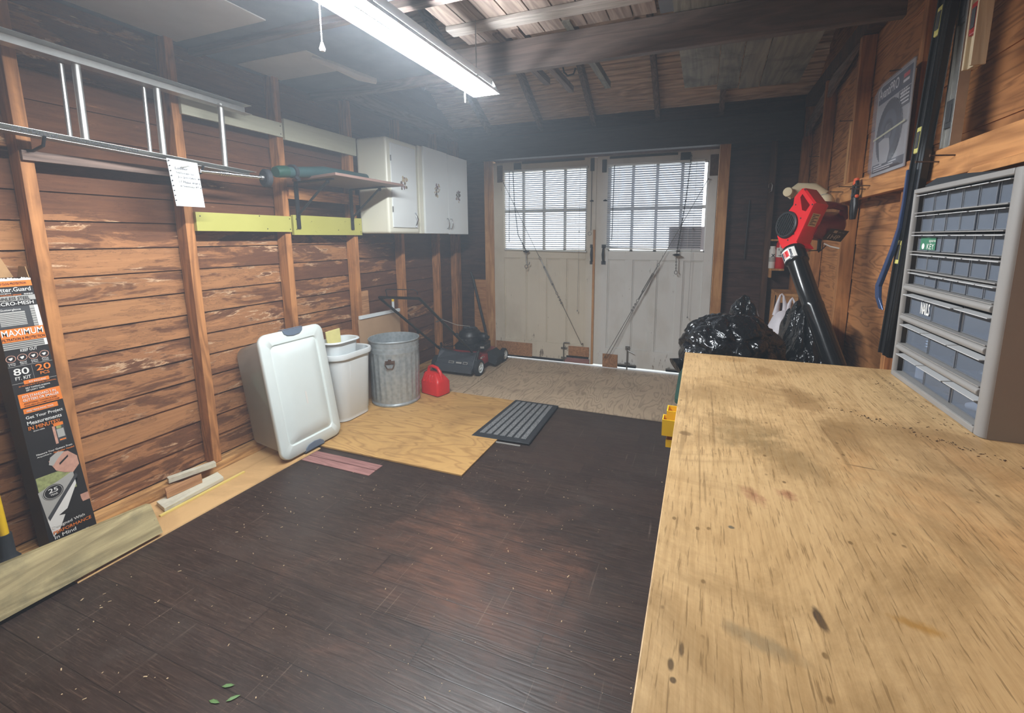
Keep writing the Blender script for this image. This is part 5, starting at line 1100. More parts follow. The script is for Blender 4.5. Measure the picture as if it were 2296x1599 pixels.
g = G().lathe([(.072,-.004),(.072,.010),(.066,.014),(.058,.014),(.056,.006),(0,.006)], bp(0,0), bn, 36)
for k in range(-5, 6):
    w = math.sqrt(max(.0001, .056**2-(k*.0098)**2)); g.bar(bp(k*.0098,-w,.010), bp(k*.0098,w,.010), .0042, .006, up=bn)
obj('intake_grille', g, MT['black_plastic'], t)
g = G()
for u, v in ((.089,.063),(.086,-.025),(-.029,-.079),(.016,-.073),(.168,.097),(.172,-.008)): g.lathe([(0,.0012),(.0045,.0012)], bp(u,v), bn, 10)
obj('screw_hole', g, MT['black_plastic'], t)
mot = [(.185,-.012),(.115,-.062),(.045,-.10),(.03,-.06),(.05,0.0),(.10,.055),(.15,.075)]
rg = lambda c, s, d: [bp(c[0]+(u-.1)*s, c[1]+(v+.01)*s, d) for u, v in [(.1+.068*math.cos(a), -.01+.082*math.sin(a)) for a in [2*PI*k/24 for k in range(24)]]]
obj('motor_housing', G().loft([rg((.045,-.02),1.0,-.08), rg((.045,-.02),1.0,-.16), rg((.055,-.01),.95,-.24), rg((.06,0),.75,-.265), rg((.06,0),.4,-.28)]), MT['red_dark'], t, smooth=True)
obj('rear_grip', G().tube([bp(.15,.02,-.08), bp(.155,.03,-.16), bp(.15,.03,-.23), bp(.10,.01,-.265)], [.022,.018,.018,.024], 14), MT['red_dark'], t, smooth=True)
g = G(); q = [(.1474,-.0403,-.012),(.1474,-.0403,-.058),(.092,-.0785,-.058),(.092,-.0785,-.012)]
mid = lambda u, v, d, k=.0022: bp(u+.0005, v, d)+(bu*.55-bv*.83)*k
g.poly([mid(*p, .0018) for p in q], 0)
for k in range(7):
    f = .1+.12*k; a = V((.1474,-.0403,0)).lerp(V((.092,-.0785,0)), f); b = V((.1474,-.0403,0)).lerp(V((.092,-.0785,0)), f+.05)
    g.poly([mid(a.x,a.y,-.018,.0024), mid(a.x,a.y,-.034 if k % 2 else -.052,.0024), mid(b.x,b.y,-.034 if k % 2 else -.052,.0024), mid(b.x,b.y,-.018,.0024)], 1)
obj('warning_label', g, [plain('label_tan', S(206,180,136), .5), MT['ink']], t, keep=True)
A, B = V((.452,2.650,1.312)), V((.655,2.135,.602)); d = (B-A).normalized()
obj('nozzle', G().lathe([(.050,-.03),(.056,-.02),(.056,.055),(.050,.062),(.047,.07),(.045,.30),(.0475,.305),(.0475,.325),(.0455,.33),(.0445,.89),(.042,.90),(.0,.90)], A, d, 36), MT['black_gloss'], t, smooth=True)
fx = (bn-d*bn.dot(d)).normalized(); fy = d.cross(fx); g = G()
def onc(a, l, r=.0572): return A+d*l+(fx*math.cos(a)+fy*math.sin(a))*r
for a0, a1, l0, l1, r, mi in ((-.95,.75,-.015,.052,.0566,1),(-.90,.70,-.010,.047,.0569,0),(-.30,.25,.0,.035,.0573,2),(.30,.60,-.005,.042,.0573,3)):
    for k in range(8):
        u, v = a0+(a1-a0)*k/8, a0+(a1-a0)*(k+1)/8; g.poly([onc(u,l0,r), onc(v,l0,r), onc(v,l1,r), onc(u,l1,r)], mi)
cc = onc(-.60, .046, .0576); g.text('Power', cc, -d, (fx*math.sin(.55)+fy*math.cos(.55)), w=.052, h=.016, mi=3, depth=.0015, bold=.03)
g.text('Blower', onc(0, .036, .0578), -d, fy, w=.034, h=.009, mi=0, depth=.0012)
obj('brand_sticker', g, [MT['white'], MT['pdark'], MT['red'], MT['pblue']], t, keep=True)
X = (bp(.06,-.05,-.22)-bp(.06,-.05,-.12)).normalized(); dn = V((0,0,-1))
side = (-bv*.86-bu*.45+bn*.0); side = (side-X*side.dot(X)).normalized(); up = X.cross(side)*-1
fn = V((-.30,-.86,-.30)); fn = (fn-X*fn.dot(X)).normalized(); up = X.cross(fn); up = -up if up.z < 0 else up
c0 = bp(.045,-.02,-.20)+fn*.083
tx = X if X.cross(up).dot(fn) > 0 else -X
g = G(); g.poly([c0+X*x+up*y for x, y in ((-.06,-.03),(.055,-.03),(.055,.038),(-.06,.038))], 1); g.text('1HP', c0-tx*.042-up*.020+fn*.001, tx, up, w=.07, h=.026, mi=0, bold=.02)
g.poly([c0+tx*x+up*y+fn*.0008 for x, y in ((-.03,.016),(-.008,.016),(-.008,.031),(-.03,.031))], 0); g.text('120V AC', c0-tx*.004+up*.020+fn*.001, tx, up, w=.04, h=.007, mi=0)
obj('power_label', g, [MT['pgrey'], MT['box_black']], t, keep=True)
g = G(); q = bp(.03,-.10,-.14)
g.tube([bp(-.012,-.085,-.10), bp(-.05,-.12,-.11), q+V((.01,0,-.055)), q+V((.03,0,-.03))], .003, 6)
for k in (-1, 0, 1): g.cyl(q+X*.008*k, q+X*.008*k+V((0,0,-.06-.006*(k == 0))), .004, 8)
obj('plug_prongs', g, MT['black_iron'], t, smooth=True)
obj('cord_tie', G().tube([q+V((.02,.0,-.02)), q+V((.05,.0,-.035)), q+V((.09,.0,-.045))], .004, 8), MT['white'], t, smooth=True)
t = thing('cloth_roll', 'cream rolled cloth tied behind the top of the red blower', 'cloth', (.62,3.2,1.6))
g = G().tube([(.50,3.30,1.66),(.56,3.31,1.70),(.64,3.32,1.695),(.705,3.3,1.655)], [.028,.038,.040,.03], 16)
for v in g.bm.verts: v.co += V(noise.noise_vector(v.co*25))*.004
obj('roll', g, MT['cream'], t, smooth=True)
obj('roll_end', G().lathe([(0,0),(.026,0),(.030,.006),(.028,.02),(0,.03)], (.497,3.26,1.676), (-.55,-.8,.1), 20), MT['cream'], t, smooth=True)
g = G(); g.sphere((.665,3.10,1.605), .045, 10, sc=(1,1.1,.9)); obj('gathered_end', g, MT['cream'], t, smooth=True)
obj('string', G().tube([(.665+.047*math.cos(a*PI/8),3.10+.01*math.sin(a),1.605+.042*math.sin(a*PI/8)) for a in range(16)], .0025, 6, closed=True), MT['pgrey'], t, smooth=True)

# ------------------------------------------------------------------ trash bags, green cart
t = thing('garden_cart', 'dark green cart tub just behind the far end of the bench', 'cart', (.15,2.2,0))
def rr(x0, x1, y0, y1, z, r): return [((x0+x1)/2+x, (y0+y1)/2+y, z) for x, y in rrect(x1-x0, y1-y0, r, 4)]
obj('tub', G().loft([rr(.02,.36,2.02,2.42,.36,.05), rr(-.055,.42,1.96,2.48,.665,.05), rr(-.078,.44,1.94,2.50,.67,.05), rr(-.078,.44,1.94,2.50,.69,.05), rr(-.05,.41,1.965,2.475,.69,.05), rr(.03,.35,2.03,2.41,.375,.05)]), MT['green'], t, smooth=True, ang=40)
for x in (.06,.32):
    for y in (2.06,2.38): obj('leg', G().cyl((x,y,.0),(x,y,.365),.014,10), MT['steel'], t)
def bag(name, c, r, seed, label, flat, knot=None):
    bm = bmesh.new(); bmesh.ops.create_icosphere(bm, subdivisions=6, radius=1); off = V((seed*3.1, seed*1.7, -seed))
    for v in bm.verts:
        p = v.co.copy(); q = p*1.5+off
        k = 1+.11*noise.noise(p*1.1+off)+.09*noise.noise(p*2.2+off)
        a = noise.noise(p*2.1+off*2); b = noise.noise(p*3.8-off); k -= .09*max(0,.16-abs(a))/.16; k += .035*(1-min(1, abs(b)*3.5)); k += .012*noise.noise(p*8+off)
        p = p*k; v.co = V((c[0]+p.x*r[0], c[1]+p.y*r[1], max(flat, c[2]+p.z*r[2])))
    g = G(); g.bm.free(); g.bm = bm
    if knot:
        a, b = V(knot[0]), V(knot[1]); g.tube([a.lerp(b,.0), a.lerp(b,.35)+V((0,0,.008)), a.lerp(b,.6), a.lerp(b,1)], [.05,.022,.02,.04], 14)
    return tag(obj(name, g, MT['bag'], smooth=True, ang=75), label, 'trash bag', 'black trash bags behind the bench')
bag('trash_bag', (.15,2.235,.865), (.22,.26,.175), 1.3, 'glossy black trash bag lying on the green cart, nearest the doors', .692, ((-.02,2.17,.84),(-.09,2.13,.795)))
bag('trash_bag', (.245,2.80,.50), (.165,.25,.515), 2.9, 'black trash bag with the highest top, standing behind the lying one', .009)
bag('trash_bag', (.575,2.92,.46), (.145,.34,.565), 4.4, 'dull black trash bag standing beside the blower nozzle', .009)

# ------------------------------------------------------------------ right wall: saw blade pack, levels, clamp, pry bar, nails
PXW = SR-.006
t = thing('saw_blade_pack', 'blister pack with a circular saw blade hanging on the right wall', 'saw blade pack', (.73,2.4,1.67))
pq = lambda a, b, d=0: V((.732-d, 2.585+(2.206-2.585)*a+.018*b*(1-.3*a), 1.676+.405*b))
g = G(); pts = [(0,0),(1,0),(1,1),(.12,1),(0,.95)]; g.prism([pq(a,b) for a, b in pts], (-.003,0,0)); obj('card', g, MT['pgrey'], t)
g = G(); Q = lambda pts, m, d: g.poly([pq(a,b,.003+d) for a, b in pts], m)
Q([(.05,.78),(.96,.78),(.96,.965),(.14,.965),(.05,.92)], 0, .001); Q([(.66,.60),(.96,.60),(.96,.77),(.66,.77)], 1, .001)
for k in range(4): Q([(.70,.63+.035*k),(.93,.63+.035*k),(.93,.645+.035*k),(.70,.645+.035*k)], 2, .0014)
Q([(.04,.03),(.96,.03),(.96,.12),(.04,.12)], 1, .001)
for k in range(3): Q([(.08,.045+.024*k),(.60+.08*k,.045+.024*k),(.60+.08*k,.055+.024*k),(.08,.055+.024*k)], 2, .0014)
Q([(.72,.82),(.93,.82),(.93,.93),(.72,.93)], 1, .0014); Q([(.75,.88),(.90,.88),(.90,.92),(.75,.92)], 3, .0018); Q([(.75,.835),(.90,.835),(.90,.86),(.75,.86)], 2, .0018)
g.text('AvantiPRO', pq(.08,.83,.0055), pq(1,.83)-pq(0,.83), pq(0,1)-pq(0,0), w=.215, h=.045, mi=2, bold=.015)
g.text('60T', pq(.74,.70,.0055), pq(1,.7)-pq(0,.7), pq(0,1)-pq(0,0), w=.06, h=.03, mi=2)
obj('printed_front', g, [MT['pblue'], MT['pdark'], MT['white'], MT['red']], t, keep=True)
ctr = pq(.48,.42,.006); g = G(); rad = .132
ring_ = [(rad*(1+.035*(k % 2))*math.cos(2*PI*k/96), rad*(1+.035*(k % 2))*math.sin(2*PI*k/96)) for k in range(96)]
g.prism([ctr+V((0, y, z)) for y, z in ring_], (-.003,0,0), 0); g.lathe([(0,.0035),(.035,.0035),(.037,.0032)], ctr, (-1,0,0), 32, 1); g.lathe([(.055,.0033),(.065,.0034),(.088,.0034),(.092,.0033)], ctr, (-1,0,0), 48, 2)
obj('saw_blade', g, [MT['black_plastic'], MT['steel'], MT['grey_plastic']], t, smooth=True, ang=30)
g = G(); g.prism([ctr+V((-.0045,y,z)) for y, z in ((.09,-.03),(.03,-.02),(-.03,-.03),(-.05,-.08),(-.03,-.13),(.05,-.13))], (-.0008,0,0)); obj('blade_sticker', g, MT['pgrey'], t)
obj('divider', G().bar(pq(.05,.40,.011), pq(.95,.44,.011), .008, .001, up=(1,0,0)), plain('label_cream', S(206,204,160), .5), t)
g = G()
oc = [(-.01,-.01),(1.01,-.01),(1.01,1.005),(.11,1.005),(-.01,.955)]
R0 = [pq(a,b,.002) for a, b in oc]; sc_ = lambda s, d: [pq(.5+(a-.5)*s, .5+(b-.5)*s, d) for a, b in oc]
g.loft([sc_(1.0,.002), sc_(1.0,.008), sc_(.93,.009), sc_(.90,.020), sc_(.86,.024)], cap0=False)
obj('blister', g, MT['blister'], t, smooth=True, ang=20)
obj('hang_nail', G().tube([(.842,2.44,2.108),(.715,2.445,2.104)], .0028, 6), MT['rust'], t)
def level(name, label, y0, y1, z0, z1, x0, x1, mat, vial, vm, lean=0, body='web'):
    t = thing(name, label, 'spirit level', ((x0+x1)/2, (y0+y1)/2, z0)); L = lambda z: lean*(z-z0)
    def bx(a, b, c, d, e, f, m, nm, bev=.001):
        g = G().hexa([(a,c+L(e),e),(b,c+L(e),e),(b,d+L(e),e),(a,d+L(e),e),(a,c+L(f),f),(b,c+L(f),f),(b,d+L(f),f),(a,d+L(f),f)]); return obj(nm, g, m, t, bevel=bev)
    w = y1-y0
    bx(x0, x1, y0, y0+w*.16, z0, z1, mat, 'edge_rail'); bx(x0, x1, y1-w*.16, y1, z0, z1, mat, 'edge_rail'); bx(x0+(x1-x0)*.3, x1-(x1-x0)*.2, y0+w*.16, y1-w*.16, z0, z1, mat, 'web')
    for z in vial:
        v = bx(x0+.002, x1, y0+w*.1, y1-w*.1, z-.045, z+.045, vm, 'vial_frame', .004)
        bx(x0-.0005, x0+.004, y0+w*.3, y1-w*.3, z-.028, z+.028, MT['pdark'], 'vial')
    return t
level('spirit_level', 'long black spirit level with yellow vials, left of the drawer cabinet', 2.097, 2.154, .93, 2.46, .700, .726, MT['black_plastic'], (1.34, 1.741, 2.117), MT['vial'], -.114)
t = thing('straight_edge', 'black metal straight edge hanging right of the black spirit level', 'straight edge', (.75,2.14,.93))
for k, (y0, y1) in enumerate(((2.077,2.0945),(2.055,2.0735))):
    g = G().hexa([(.702,y0,.93),(.724,y0,.93),(.724,y1,.93),(.702,y1,.93),(.702,y0-.178,2.46),(.724,y0-.178,2.46),(.724,y1-.174,2.46),(.702,y1-.174,2.46)]); obj('bar', g, MT['black_gloss'], t, bevel=.002)
level('spirit_level', 'aluminium spirit level with dark vials standing on the wall ledger', 1.888, 1.957, 1.6935, 2.46, .737, .767, MT['alu'], (1.80, 2.12), MT['pdark'], .0)
level('spirit_level', 'cream spirit level with a red vial in the top right corner', 1.740, 1.790, 1.893, 2.46, .703, .738, wood('varnished_level', S(176,158,128), S(222,206,176), 'Z', grain=.2), (2.03,), MT['red_vial'], .0)
# spring clamp
t = thing('spring_clamp', 'black spring clamp with orange tips gripping the wall ledger', 'clamp', (.71,2.765,1.5))
cz = lambda z, y=0: V((.712, 2.725+y, z))
obj('jaw', G().tube([cz(1.585), cz(1.60,.016), cz(1.64,.030), cz(1.675,.016)], [.012,.012,.010,.009], 10), MT['black_plastic'], t, smooth=True)
obj('jaw', G().tube([cz(1.585), cz(1.60,-.016), cz(1.64,-.026), cz(1.675,-.012)], [.012,.012,.010,.009], 10), MT['black_plastic'], t, smooth=True)
obj('handle', G().tube([cz(1.60,.008), cz(1.56,.024), cz(1.52,.023), cz(1.487,.018)], [.013,.013,.012,.009], 10), MT['black_plastic'], t, smooth=True)
obj('handle', G().tube([cz(1.60,-.008), cz(1.56,-.022), cz(1.52,-.021), cz(1.487,-.016)], [.013,.013,.012,.009], 10), MT['black_plastic'], t, smooth=True)
obj('pivot', G().cyl(cz(1.605)+V((-.016,0,0)), cz(1.605)+V((.012,0,0)), .010, 14), MT['grey_plastic'], t, smooth=True)
obj('jaw_tip', G().tube([cz(1.66,.014), cz(1.688,.006)], [.012,.011], 10).tube([cz(1.66,-.010), cz(1.688,-.002)], [.012,.011], 10), MT['orange_rubber'], t, smooth=True)
obj('trigger', G().sphere(cz(1.60,-.028), .009, 8), MT['orange_rubber'], t, smooth=True)
g = G(); pb = [(.689,2.043,1.64),(.689,2.046,1.52),(.689,2.058,1.43),(.687,2.088,1.35),(.685,2.13,1.275),(.682,2.172,1.20),(.684,2.168,1.155),(.690,2.14,1.108)]
rg_ = []
for (x, y, z), w, h_ in zip(pb, (.012,.014,.020,.028,.034,.038,.040,.044), (.010,.010,.012,.014,.014,.014,.012,.005)): rg_.append([(x-h_/2,y-w/2*.9,z),(x+h_/2,y-w/2,z),(x+h_/2,y+w/2,z),(x-h_/2,y+w/2,z)])
tag(obj('pry_bar', G().loft(rg_), MT['blue_steel'], bevel=.003), 'blue steel pry bar leaning between the fir wall and the black level', 'pry bar')
for k, (y, z, x0, lab) in enumerate(((3.04,1.650,SR-.032,'long nail in the wall ledger, left of the spring clamp, lower one'),(2.87,1.662,SR-.032,'long nail in the wall ledger, left of the spring clamp, upper one'),(2.66,1.630,SR-.032,'nail in the wall ledger right of the spring clamp, lower one'),(2.60,1.640,SR-.032,'nail in the wall ledger right of the spring clamp, upper one'),
                                      (1.938,1.650,SR-.032,'nail in the ledger beside the black straight edge'),(1.836,1.655,SR-.032,'nail in the ledger above the splintered wood strip'),(3.13,2.055,SR,'long nail high in the stud above the spring clamp'),(3.89,1.98,SR,'nail in the stud above the red blower'))):
    tag(obj('nail', G().tube([(x0+.0,y,z),(x0-.06,y+.009,z+.004)], .0026, 6).cyl((x0-.06,y+.009,z+.004),(x0-.062,y+.009,z+.004),.005,8), MT['rust']), lab, 'nail', 'nails on the right wall')

# ------------------------------------------------------------------ workbench
t = thing('workbench', 'workbench with a stained plywood top along the right wall', 'workbench', (.36,.75,0))
obj('bench_top', G().box(-.040, .764, -.45, 1.811, .921, .945), MT['bench'], t, bevel=.0015)
obj('apron', G().box(.0,.02,-.4,1.78,.83,.9205), MT['bench_frame'], t); obj('apron', G().box(.0,.74,1.76,1.78,.83,.9205), MT['bench_frame'], t)
for x, y in ((.012,1.72),(.012,.75),(.012,-.3),(.72,1.72),(.72,.75),(.72,-.3)): obj('leg', G().box(x-.02,x+.02,y-.02,y+.02,.0005,.83), MT['white_metal'] if x < .1 else MT['bench_frame'], t)
obj('lower_shelf', G().box(.03,.74,-.35,1.74,.28,.3), MT['bench_frame'], t)
t = thing('tool_holder', 'yellow plastic tool holder on the left side of the bench', 'tool holder', (-.07,1.74,.6))
g = G()
for y0, y1, z0, z1, x0 in ((1.735,1.80,.66,.72,-.095),(1.69,1.745,.635,.70,-.108),(1.70,1.75,.585,.615,-.092)):
    th = .004; g.box(x0,-.014,y0,y0+th,z0,z1); g.box(x0,-.014,y1-th,y1,z0,z1); g.box(x0,x0+th,y0+th,y1-th,z0,z1); g.box(x0+th,-.014,y0+th,y1-th,z0,z0+th)
obj('pockets', g, MT['yellow'], t); obj('back_plate', G().box(-.014,-.010,1.68,1.81,.57,.80), MT['yellow'], t)

# ------------------------------------------------------------------ drawer cabinet on the bench
t = thing('drawer_cabinet', 'grey small-parts drawer cabinet with clear drawers on the bench', 'drawer cabinet', (.69,1.5,.945))
OX, OY0, OY1, OZ0, OZ1, OD = .613, 1.242, 1.760, .9455, 1.545, .147
yi0, yi1 = OY0+.040, OY1-.020
rows = [(1.474,1.530),(1.415,1.468),(1.356,1.409),(1.298,1.350),(1.252,1.292)]; big = [(1.156,1.222),(1.058,1.124),(.964,1.026)]
g = G()
g.box(OX+.012, OX+OD, OY0, OY0+.004, OZ0, OZ1); g.box(OX+.012, OX+OD, OY1-.004, OY1, OZ0, OZ1); g.box(OX+.012, OX+OD, OY0+.004, OY1-.004, OZ1-.004, OZ1); g.box(OX+OD-.004, OX+OD, OY0+.004, OY1-.004, OZ0, OZ1-.004)
g.box(OX+.012, OX+OD-.004, OY0+.004, OY1-.004, OZ0, OZ0+.004)
for z0, z1 in rows+big: g.box(OX+.003, OX+OD-.004, yi0, yi1, z0-.004, z0-.0015)
obj('housing', g, MT['org'], t)
g = G()
pil = lambda y, w: [(OX+.014+.014*math.cos(a)*1.0, y+(w/2)*math.sin(a)) for a in [PI/2+PI*k/10 for k in range(11)]]
for y, w in ((OY0+.020,.040),(OY1-.008,.016)):
    r = [(x, yy) for x, yy in pil(y, w)]; g.loft([[(x,yy,OZ0) for x, yy in r], [(x,yy,OZ1) for x, yy in r]])
g.box(OX, OX+.014, OY0+.03, OY1-.01, 1.531, OZ1); g.box(OX, OX+.014, OY0+.03, OY1-.01, OZ0, .961)
for z in (1.238,1.141,1.043): g.tube([(OX+.008,yi0-.002,z),(OX+.008,yi1+.002,z)], .0095, 12)
obj('front_frame', g, MT['org'], t, bevel=.002, smooth=True, ang=40)
pm_ = plain('grey_partition', S(84,80,78), .5)
for rws, n_ in ((rows, 6), (big, 3)):
    for z0, z1 in rws:
        for k in range(1, n_): y = yi1-(yi1-yi0)*k/n_; obj('partition', G().box(OX+.024, OX+OD-.006, y-.0012, y+.0012, z0-.001, z1), pm_, t)
rnd = random.Random(4); dk_ = {}
dr_mats = [MT['clear'], MT['clear_lip'], glassy('drawer_rim_plastic', S(220,224,230), .6, .25, S(128,130,134))]
def drawer(y0, y1, z0, z1, kind):
    x = OX+.021+rnd.uniform(0,.004); e = .0016; lp = .020 if kind == 's' else .024; x1 = OX+.12; g = G()
    g.box(x, x+e, y0, y1, z0, z1-.006, 0); q = .0025; g.box(x-.0012, x, y0, y1, z0, z0+q, 2); g.box(x-.0012, x, y0, y0+q, z0+q, z1-.006, 2); g.box(x-.0012, x, y1-q, y1, z0+q, z1-.006, 2); g.box(x+e, x1, y0, y0+e, z0, z1-.012, 0); g.box(x+e, x1, y1-e, y1, z0, z1-.012, 0); g.box(x+e, x1, y0+e, y1-e, z0, z0+e, 0); g.box(x1-e, x1, y0+e, y1-e, z0+e, z1-.012, 0)
    g.hexa([(x-lp,y0,z1-.0075),(x+.002,y0,z1-.005),(x+.002,y1,z1-.005),(x-lp,y1,z1-.0075),(x-lp,y0,z1-.0055),(x+.002,y0,z1-.003),(x+.002,y1,z1-.003),(x-lp,y1,z1-.0055)], 1)
    return obj('drawer', g, dr_mats, t)
D_ = {}
for r, (z0, z1) in enumerate(rows):
    for k in range(6):
        w = (yi1-yi0)/6; D_[r, k] = drawer(yi1-w*(k+1)+.0035, yi1-w*k-.0035, z0, z1, 's')
for r, (z0, z1) in enumerate(big):
    for k in range(3):
        w = (yi1-yi0)/3; D_[5+r, k] = drawer(yi1-w*(k+1)+.004, yi1-w*k-.004, z0, z1, 'b')
w6, w3 = (yi1-yi0)/6, (yi1-yi0)/3
g = G(); g.text('NAILS', (OX+.0192, yi1-.085, 1.168), (0,-1,0), (0,0,1), w=.055, h=.036, depth=.0004, bold=.02)
obj('label', g, MT['white'], D_[5,0], keep=True)
g = G(); yl = yi1-w6*.35; g.poly([(OX+.0190, yl, 1.360),(OX+.0190, yl-w6*1.25, 1.360),(OX+.0190, yl-w6*1.25, 1.397),(OX+.0190, yl, 1.397)], 0)
g.lathe([(0,0),(.009,0)], (OX+.0186, yl-.02, 1.370), (-1,0,0), 16, 1); g.text('KEY', (OX+.0186, yl-.045, 1.362), (0,-1,0), (0,0,1), w=.045, h=.016, mi=1, depth=.0003); g.text('spare', (OX+.0186, yl-.055, 1.381), (0,-1,0), (0,0,1), w=.04, h=.008, mi=1, depth=.0003)
obj('label', g, [MT['pgreen'], MT['white']], D_[2,0], keep=True)
def small(name, g, mat, label, cat, **k): return tag(obj(name, g, mat, **k), label, cat)
yb = lambda k, f: yi1-w3*k-w3*f
small('masking_tape_roll', G().lathe([(.016,0),(.026,0),(.026,.036),(.016,.036)], (OX+.055, yb(0,.55), .967), (0,0,1), 24, closed=True), MT['white'], 'white tape roll inside the bottom drawer farthest from the camera', 'tape', smooth=True)
small('screw_base', G().lathe([(0,0),(.013,0),(.013,.006)]+[(.014-.002*(k % 2),.008+.004*k) for k in range(7)]+[(.012,.04),(0,.042)], (OX+.05, yb(0,.62), 1.0605), (0,0,1), 18), MT['steel'], 'bright screw fitting in a large drawer, second row from the bottom', 'fitting', smooth=True)
small('wire_nut_heap', G().sphere((OX+.055, yb(2,.55), 1.071), .010, 6, sc=(2.2,2.4,1)), MT['steel'], 'small heap of bright hardware in a large drawer near the cabinet edge', 'hardware', smooth=True)
small('rubber_cap', G().lathe([(0,0),(.016,0),(.018,.02),(.010,.03),(0,.03)], (OX+.05, yb(1,.72), 1.0605), (0,0,1), 16), MT['black_plastic'], 'black cap in the middle large drawer, second row from the bottom', 'cap', smooth=True)
small('plastic_fitting', G().tube([(OX+.04,yb(2,.3),.975),(OX+.05,yb(2,.5),.985),(OX+.05,yb(2,.75),.974)], [.008,.014,.007], 12), MT['white'], 'white plastic fitting in the bottom drawer nearest the camera', 'fitting', smooth=True)
small('ring_hook', G().tube([(OX+.05,yb(1,.55)+.015*math.cos(a*PI/8),.969+.001*a/8) if 0 else (OX+.05+.010*math.sin(a*PI/8),yb(1,.55)+.015*math.cos(a*PI/8),.969) for a in range(16)], .0022, 6, closed=True), MT['steel'], 'small metal ring in the middle bottom drawer', 'ring', smooth=True)
tag(obj('black_tool_pouch', G().loft([[(.655,1.795,1.556),(.700,1.795,1.556),(.700,1.795,1.560),(.655,1.795,1.560)],[(.635,1.70,1.548),(.715,1.70,1.548),(.705,1.70,1.572),(.645,1.70,1.572)],[(.635,1.56,1.548),(.72,1.56,1.548),(.70,1.56,1.568),(.65,1.56,1.568)],[(.65,1.42,1.548),(.71,1.42,1.548),(.70,1.42,1.556),(.66,1.42,1.556)]]), MT['black_rubber'], smooth=True), 'black tool sheath lying on top of the drawer cabinet', 'sheath')
tag(obj('wood_splint', G().hexa([(.70,1.34,1.5755),(.735,1.34,1.5755),(.735,1.72,1.5755),(.715,1.72,1.5755),(.705,1.34,1.600),(.73,1.34,1.605),(.73,1.70,1.600),(.72,1.69,1.597)]), MT['ledger'], bevel=.002), 'splintered wood strip lying above the drawer cabinet', 'wood strip')

# ------------------------------------------------------------------ shop light
t = thing('shop_light', 'glowing white two-tube shop light hanging from the ceiling', 'shop light', (-1.205,1.80,2.2))
FXc, FY0, FY1, FZ = -1.205, .40, 2.42, 2.2
for s in (-1, 1):                                  # two wings; a slot beside the ballast housing lets light up to the ceiling
    prof = [(.083,0),(.080,.002),(.072,.012),(.046,.038),(.048,.041),(.078,.010)]
    obj('reflector_wing', G().prism([(FXc+s*x, FY0, FZ+z) for x, z in prof], (0,FY1-FY0,0)), MT['lamp_white'], t)
obj('ballast_housing', G().box(FXc-.0395,FXc+.0395,FY0,FY1,FZ+.046,FZ+.085), MT['lamp_white'], t, bevel=.003)
for y in (FY0+.2, (FY0+FY1)/2, FY1-.2): obj('wing_bridge', G().box(FXc-.05,FXc+.05,y-.012,y+.012,FZ+.041,FZ+.0455), MT['lamp_white'], t)
for y in (FY0, FY1): obj('end_plate', G().prism([(FXc+x, y-.002, FZ+z) for x, z in ((-.083,0),(.083,0),(.034,.085),(-.034,.085))], (0,.004,0)), MT['lamp_white'], t)
for s in (-1, 1): obj('tube', G().cyl((FXc+.027*s,FY0+.03,FZ+.013), (FXc+.027*s,FY1-.03,FZ+.013), .013, 16), MT['tube_on'], t, smooth=True)
g = G()
for k in range(50): y = FY0+.04+.039*k; g.obox((FXc-.0765,y,FZ+.0065), (.0006,0,.0006), (0,.003,0), (-.008,0,.008))
obj('vent_slots', g, MT['pgrey'], t)
for y in (.6, 2.30): obj('suspension_chain', G().cyl((FXc,y,FZ+.086),(FXc,y,2.431 if y < 2 else 2.55),.003,6), MT['steel'], t)
g = G(); c = V((-1.262,1.275,2.205))
for k in range(26): g.sphere(c-V((0,0,.0055*k)), .0026, 4)
obj('pull_chain', g, MT['white'], t, smooth=True)
obj('pull_bell', G().lathe([(0,0),(.003,0),(.010,-.022),(.008,-.030),(0,-.032)], c-V((0,0,.142)), (0,0,1), 8), MT['white'], t, smooth=True)
g = G()
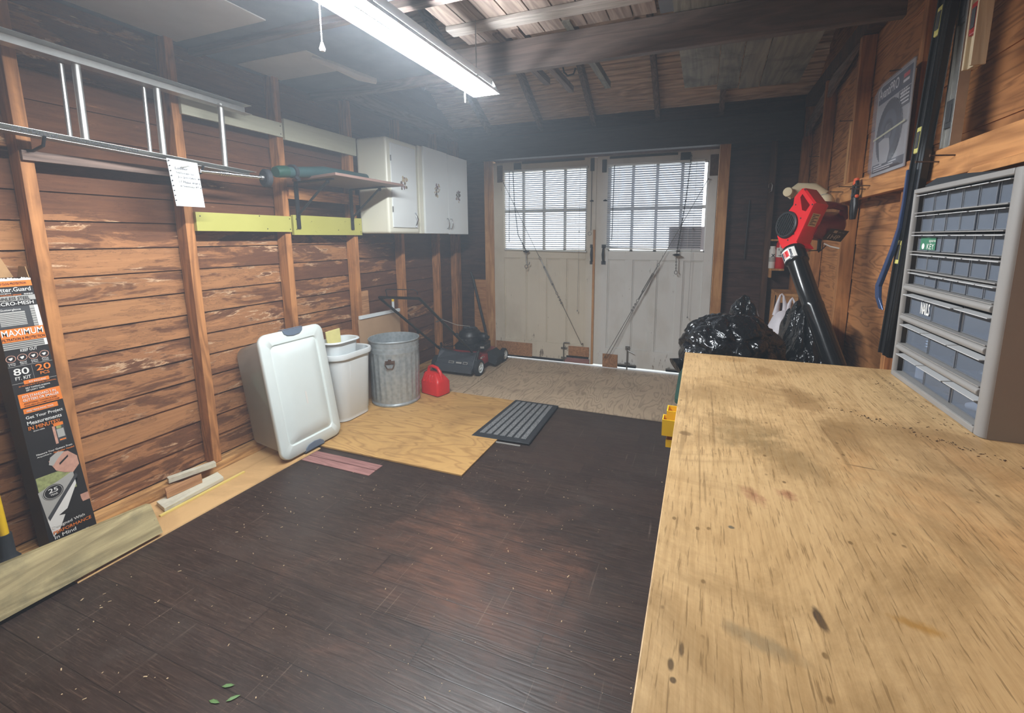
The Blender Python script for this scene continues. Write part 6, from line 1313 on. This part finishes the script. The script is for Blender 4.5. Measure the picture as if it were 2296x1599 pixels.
for k in range(7): g.sphere((-1.285,2.31,2.198-.0085*k), .0045, 5, sc=(1,.7,1.3))
obj('hang_chain', g, MT['white'], t, smooth=True)

# ------------------------------------------------------------------ world, camera, view
w = bpy.data.worlds.new('daylight'); bpy.context.scene.world = w; w.use_nodes = True
bg = w.node_tree.nodes['Background']; bg.inputs[0].default_value = (.80,.90,1.0,1); bg.inputs[1].default_value = .5
# thin scattering volume added to imitate the lens glare around the lamp
vs = w.node_tree.nodes.new('ShaderNodeVolumeScatter'); vs.inputs['Color'].default_value = (.80,.90,1,1); vs.inputs['Density'].default_value = .024; vs.inputs['Anisotropy'].default_value = .15
w.node_tree.links.new(vs.outputs[0], w.node_tree.nodes['World Output'].inputs['Volume'])
cd = bpy.data.cameras.new('camera'); co = bpy.data.objects.new('camera', cd); C.objects.link(co); bpy.context.scene.camera = co
F_, CX, CY, PIT, YAW, ROL = 988.48, 1195.77, 684.54, .15453, .36267, .000553
cd.sensor_fit = 'HORIZONTAL'; cd.sensor_width = 36; cd.lens = F_/2296*36; cd.shift_x = (1148-CX)/2296; cd.shift_y = (CY-799.5)/2296; cd.clip_start = .02; cd.clip_end = 60
co.location = (0, 0, 1.4)
co.matrix_world = Matrix.Translation((0,0,1.4)) @ Matrix.Rotation(YAW,4,'Z') @ Matrix.Rotation(PI/2-PIT,4,'X') @ Matrix.Rotation(-ROL,4,'Z')
sc = bpy.context.scene
sc.view_settings.view_transform = 'Standard'; sc.view_settings.look = 'None'; sc.view_settings.exposure = 0.42; sc.view_settings.gamma = 1; sc.view_settings.use_curve_mapping = False
sc.cycles.volume_bounces = 0; sc.cycles.use_light_tree = False; sc.cycles.max_bounces = 8; sc.cycles.diffuse_bounces = 5; sc.cycles.glossy_bounces = 3; sc.cycles.transmission_bounces = 3; sc.cycles.transparent_max_bounces = 14; sc.cycles.use_adaptive_sampling = True; sc.cycles.adaptive_threshold = .03; sc.cycles.use_denoising = True; sc.cycles.sample_clamp_indirect = 6
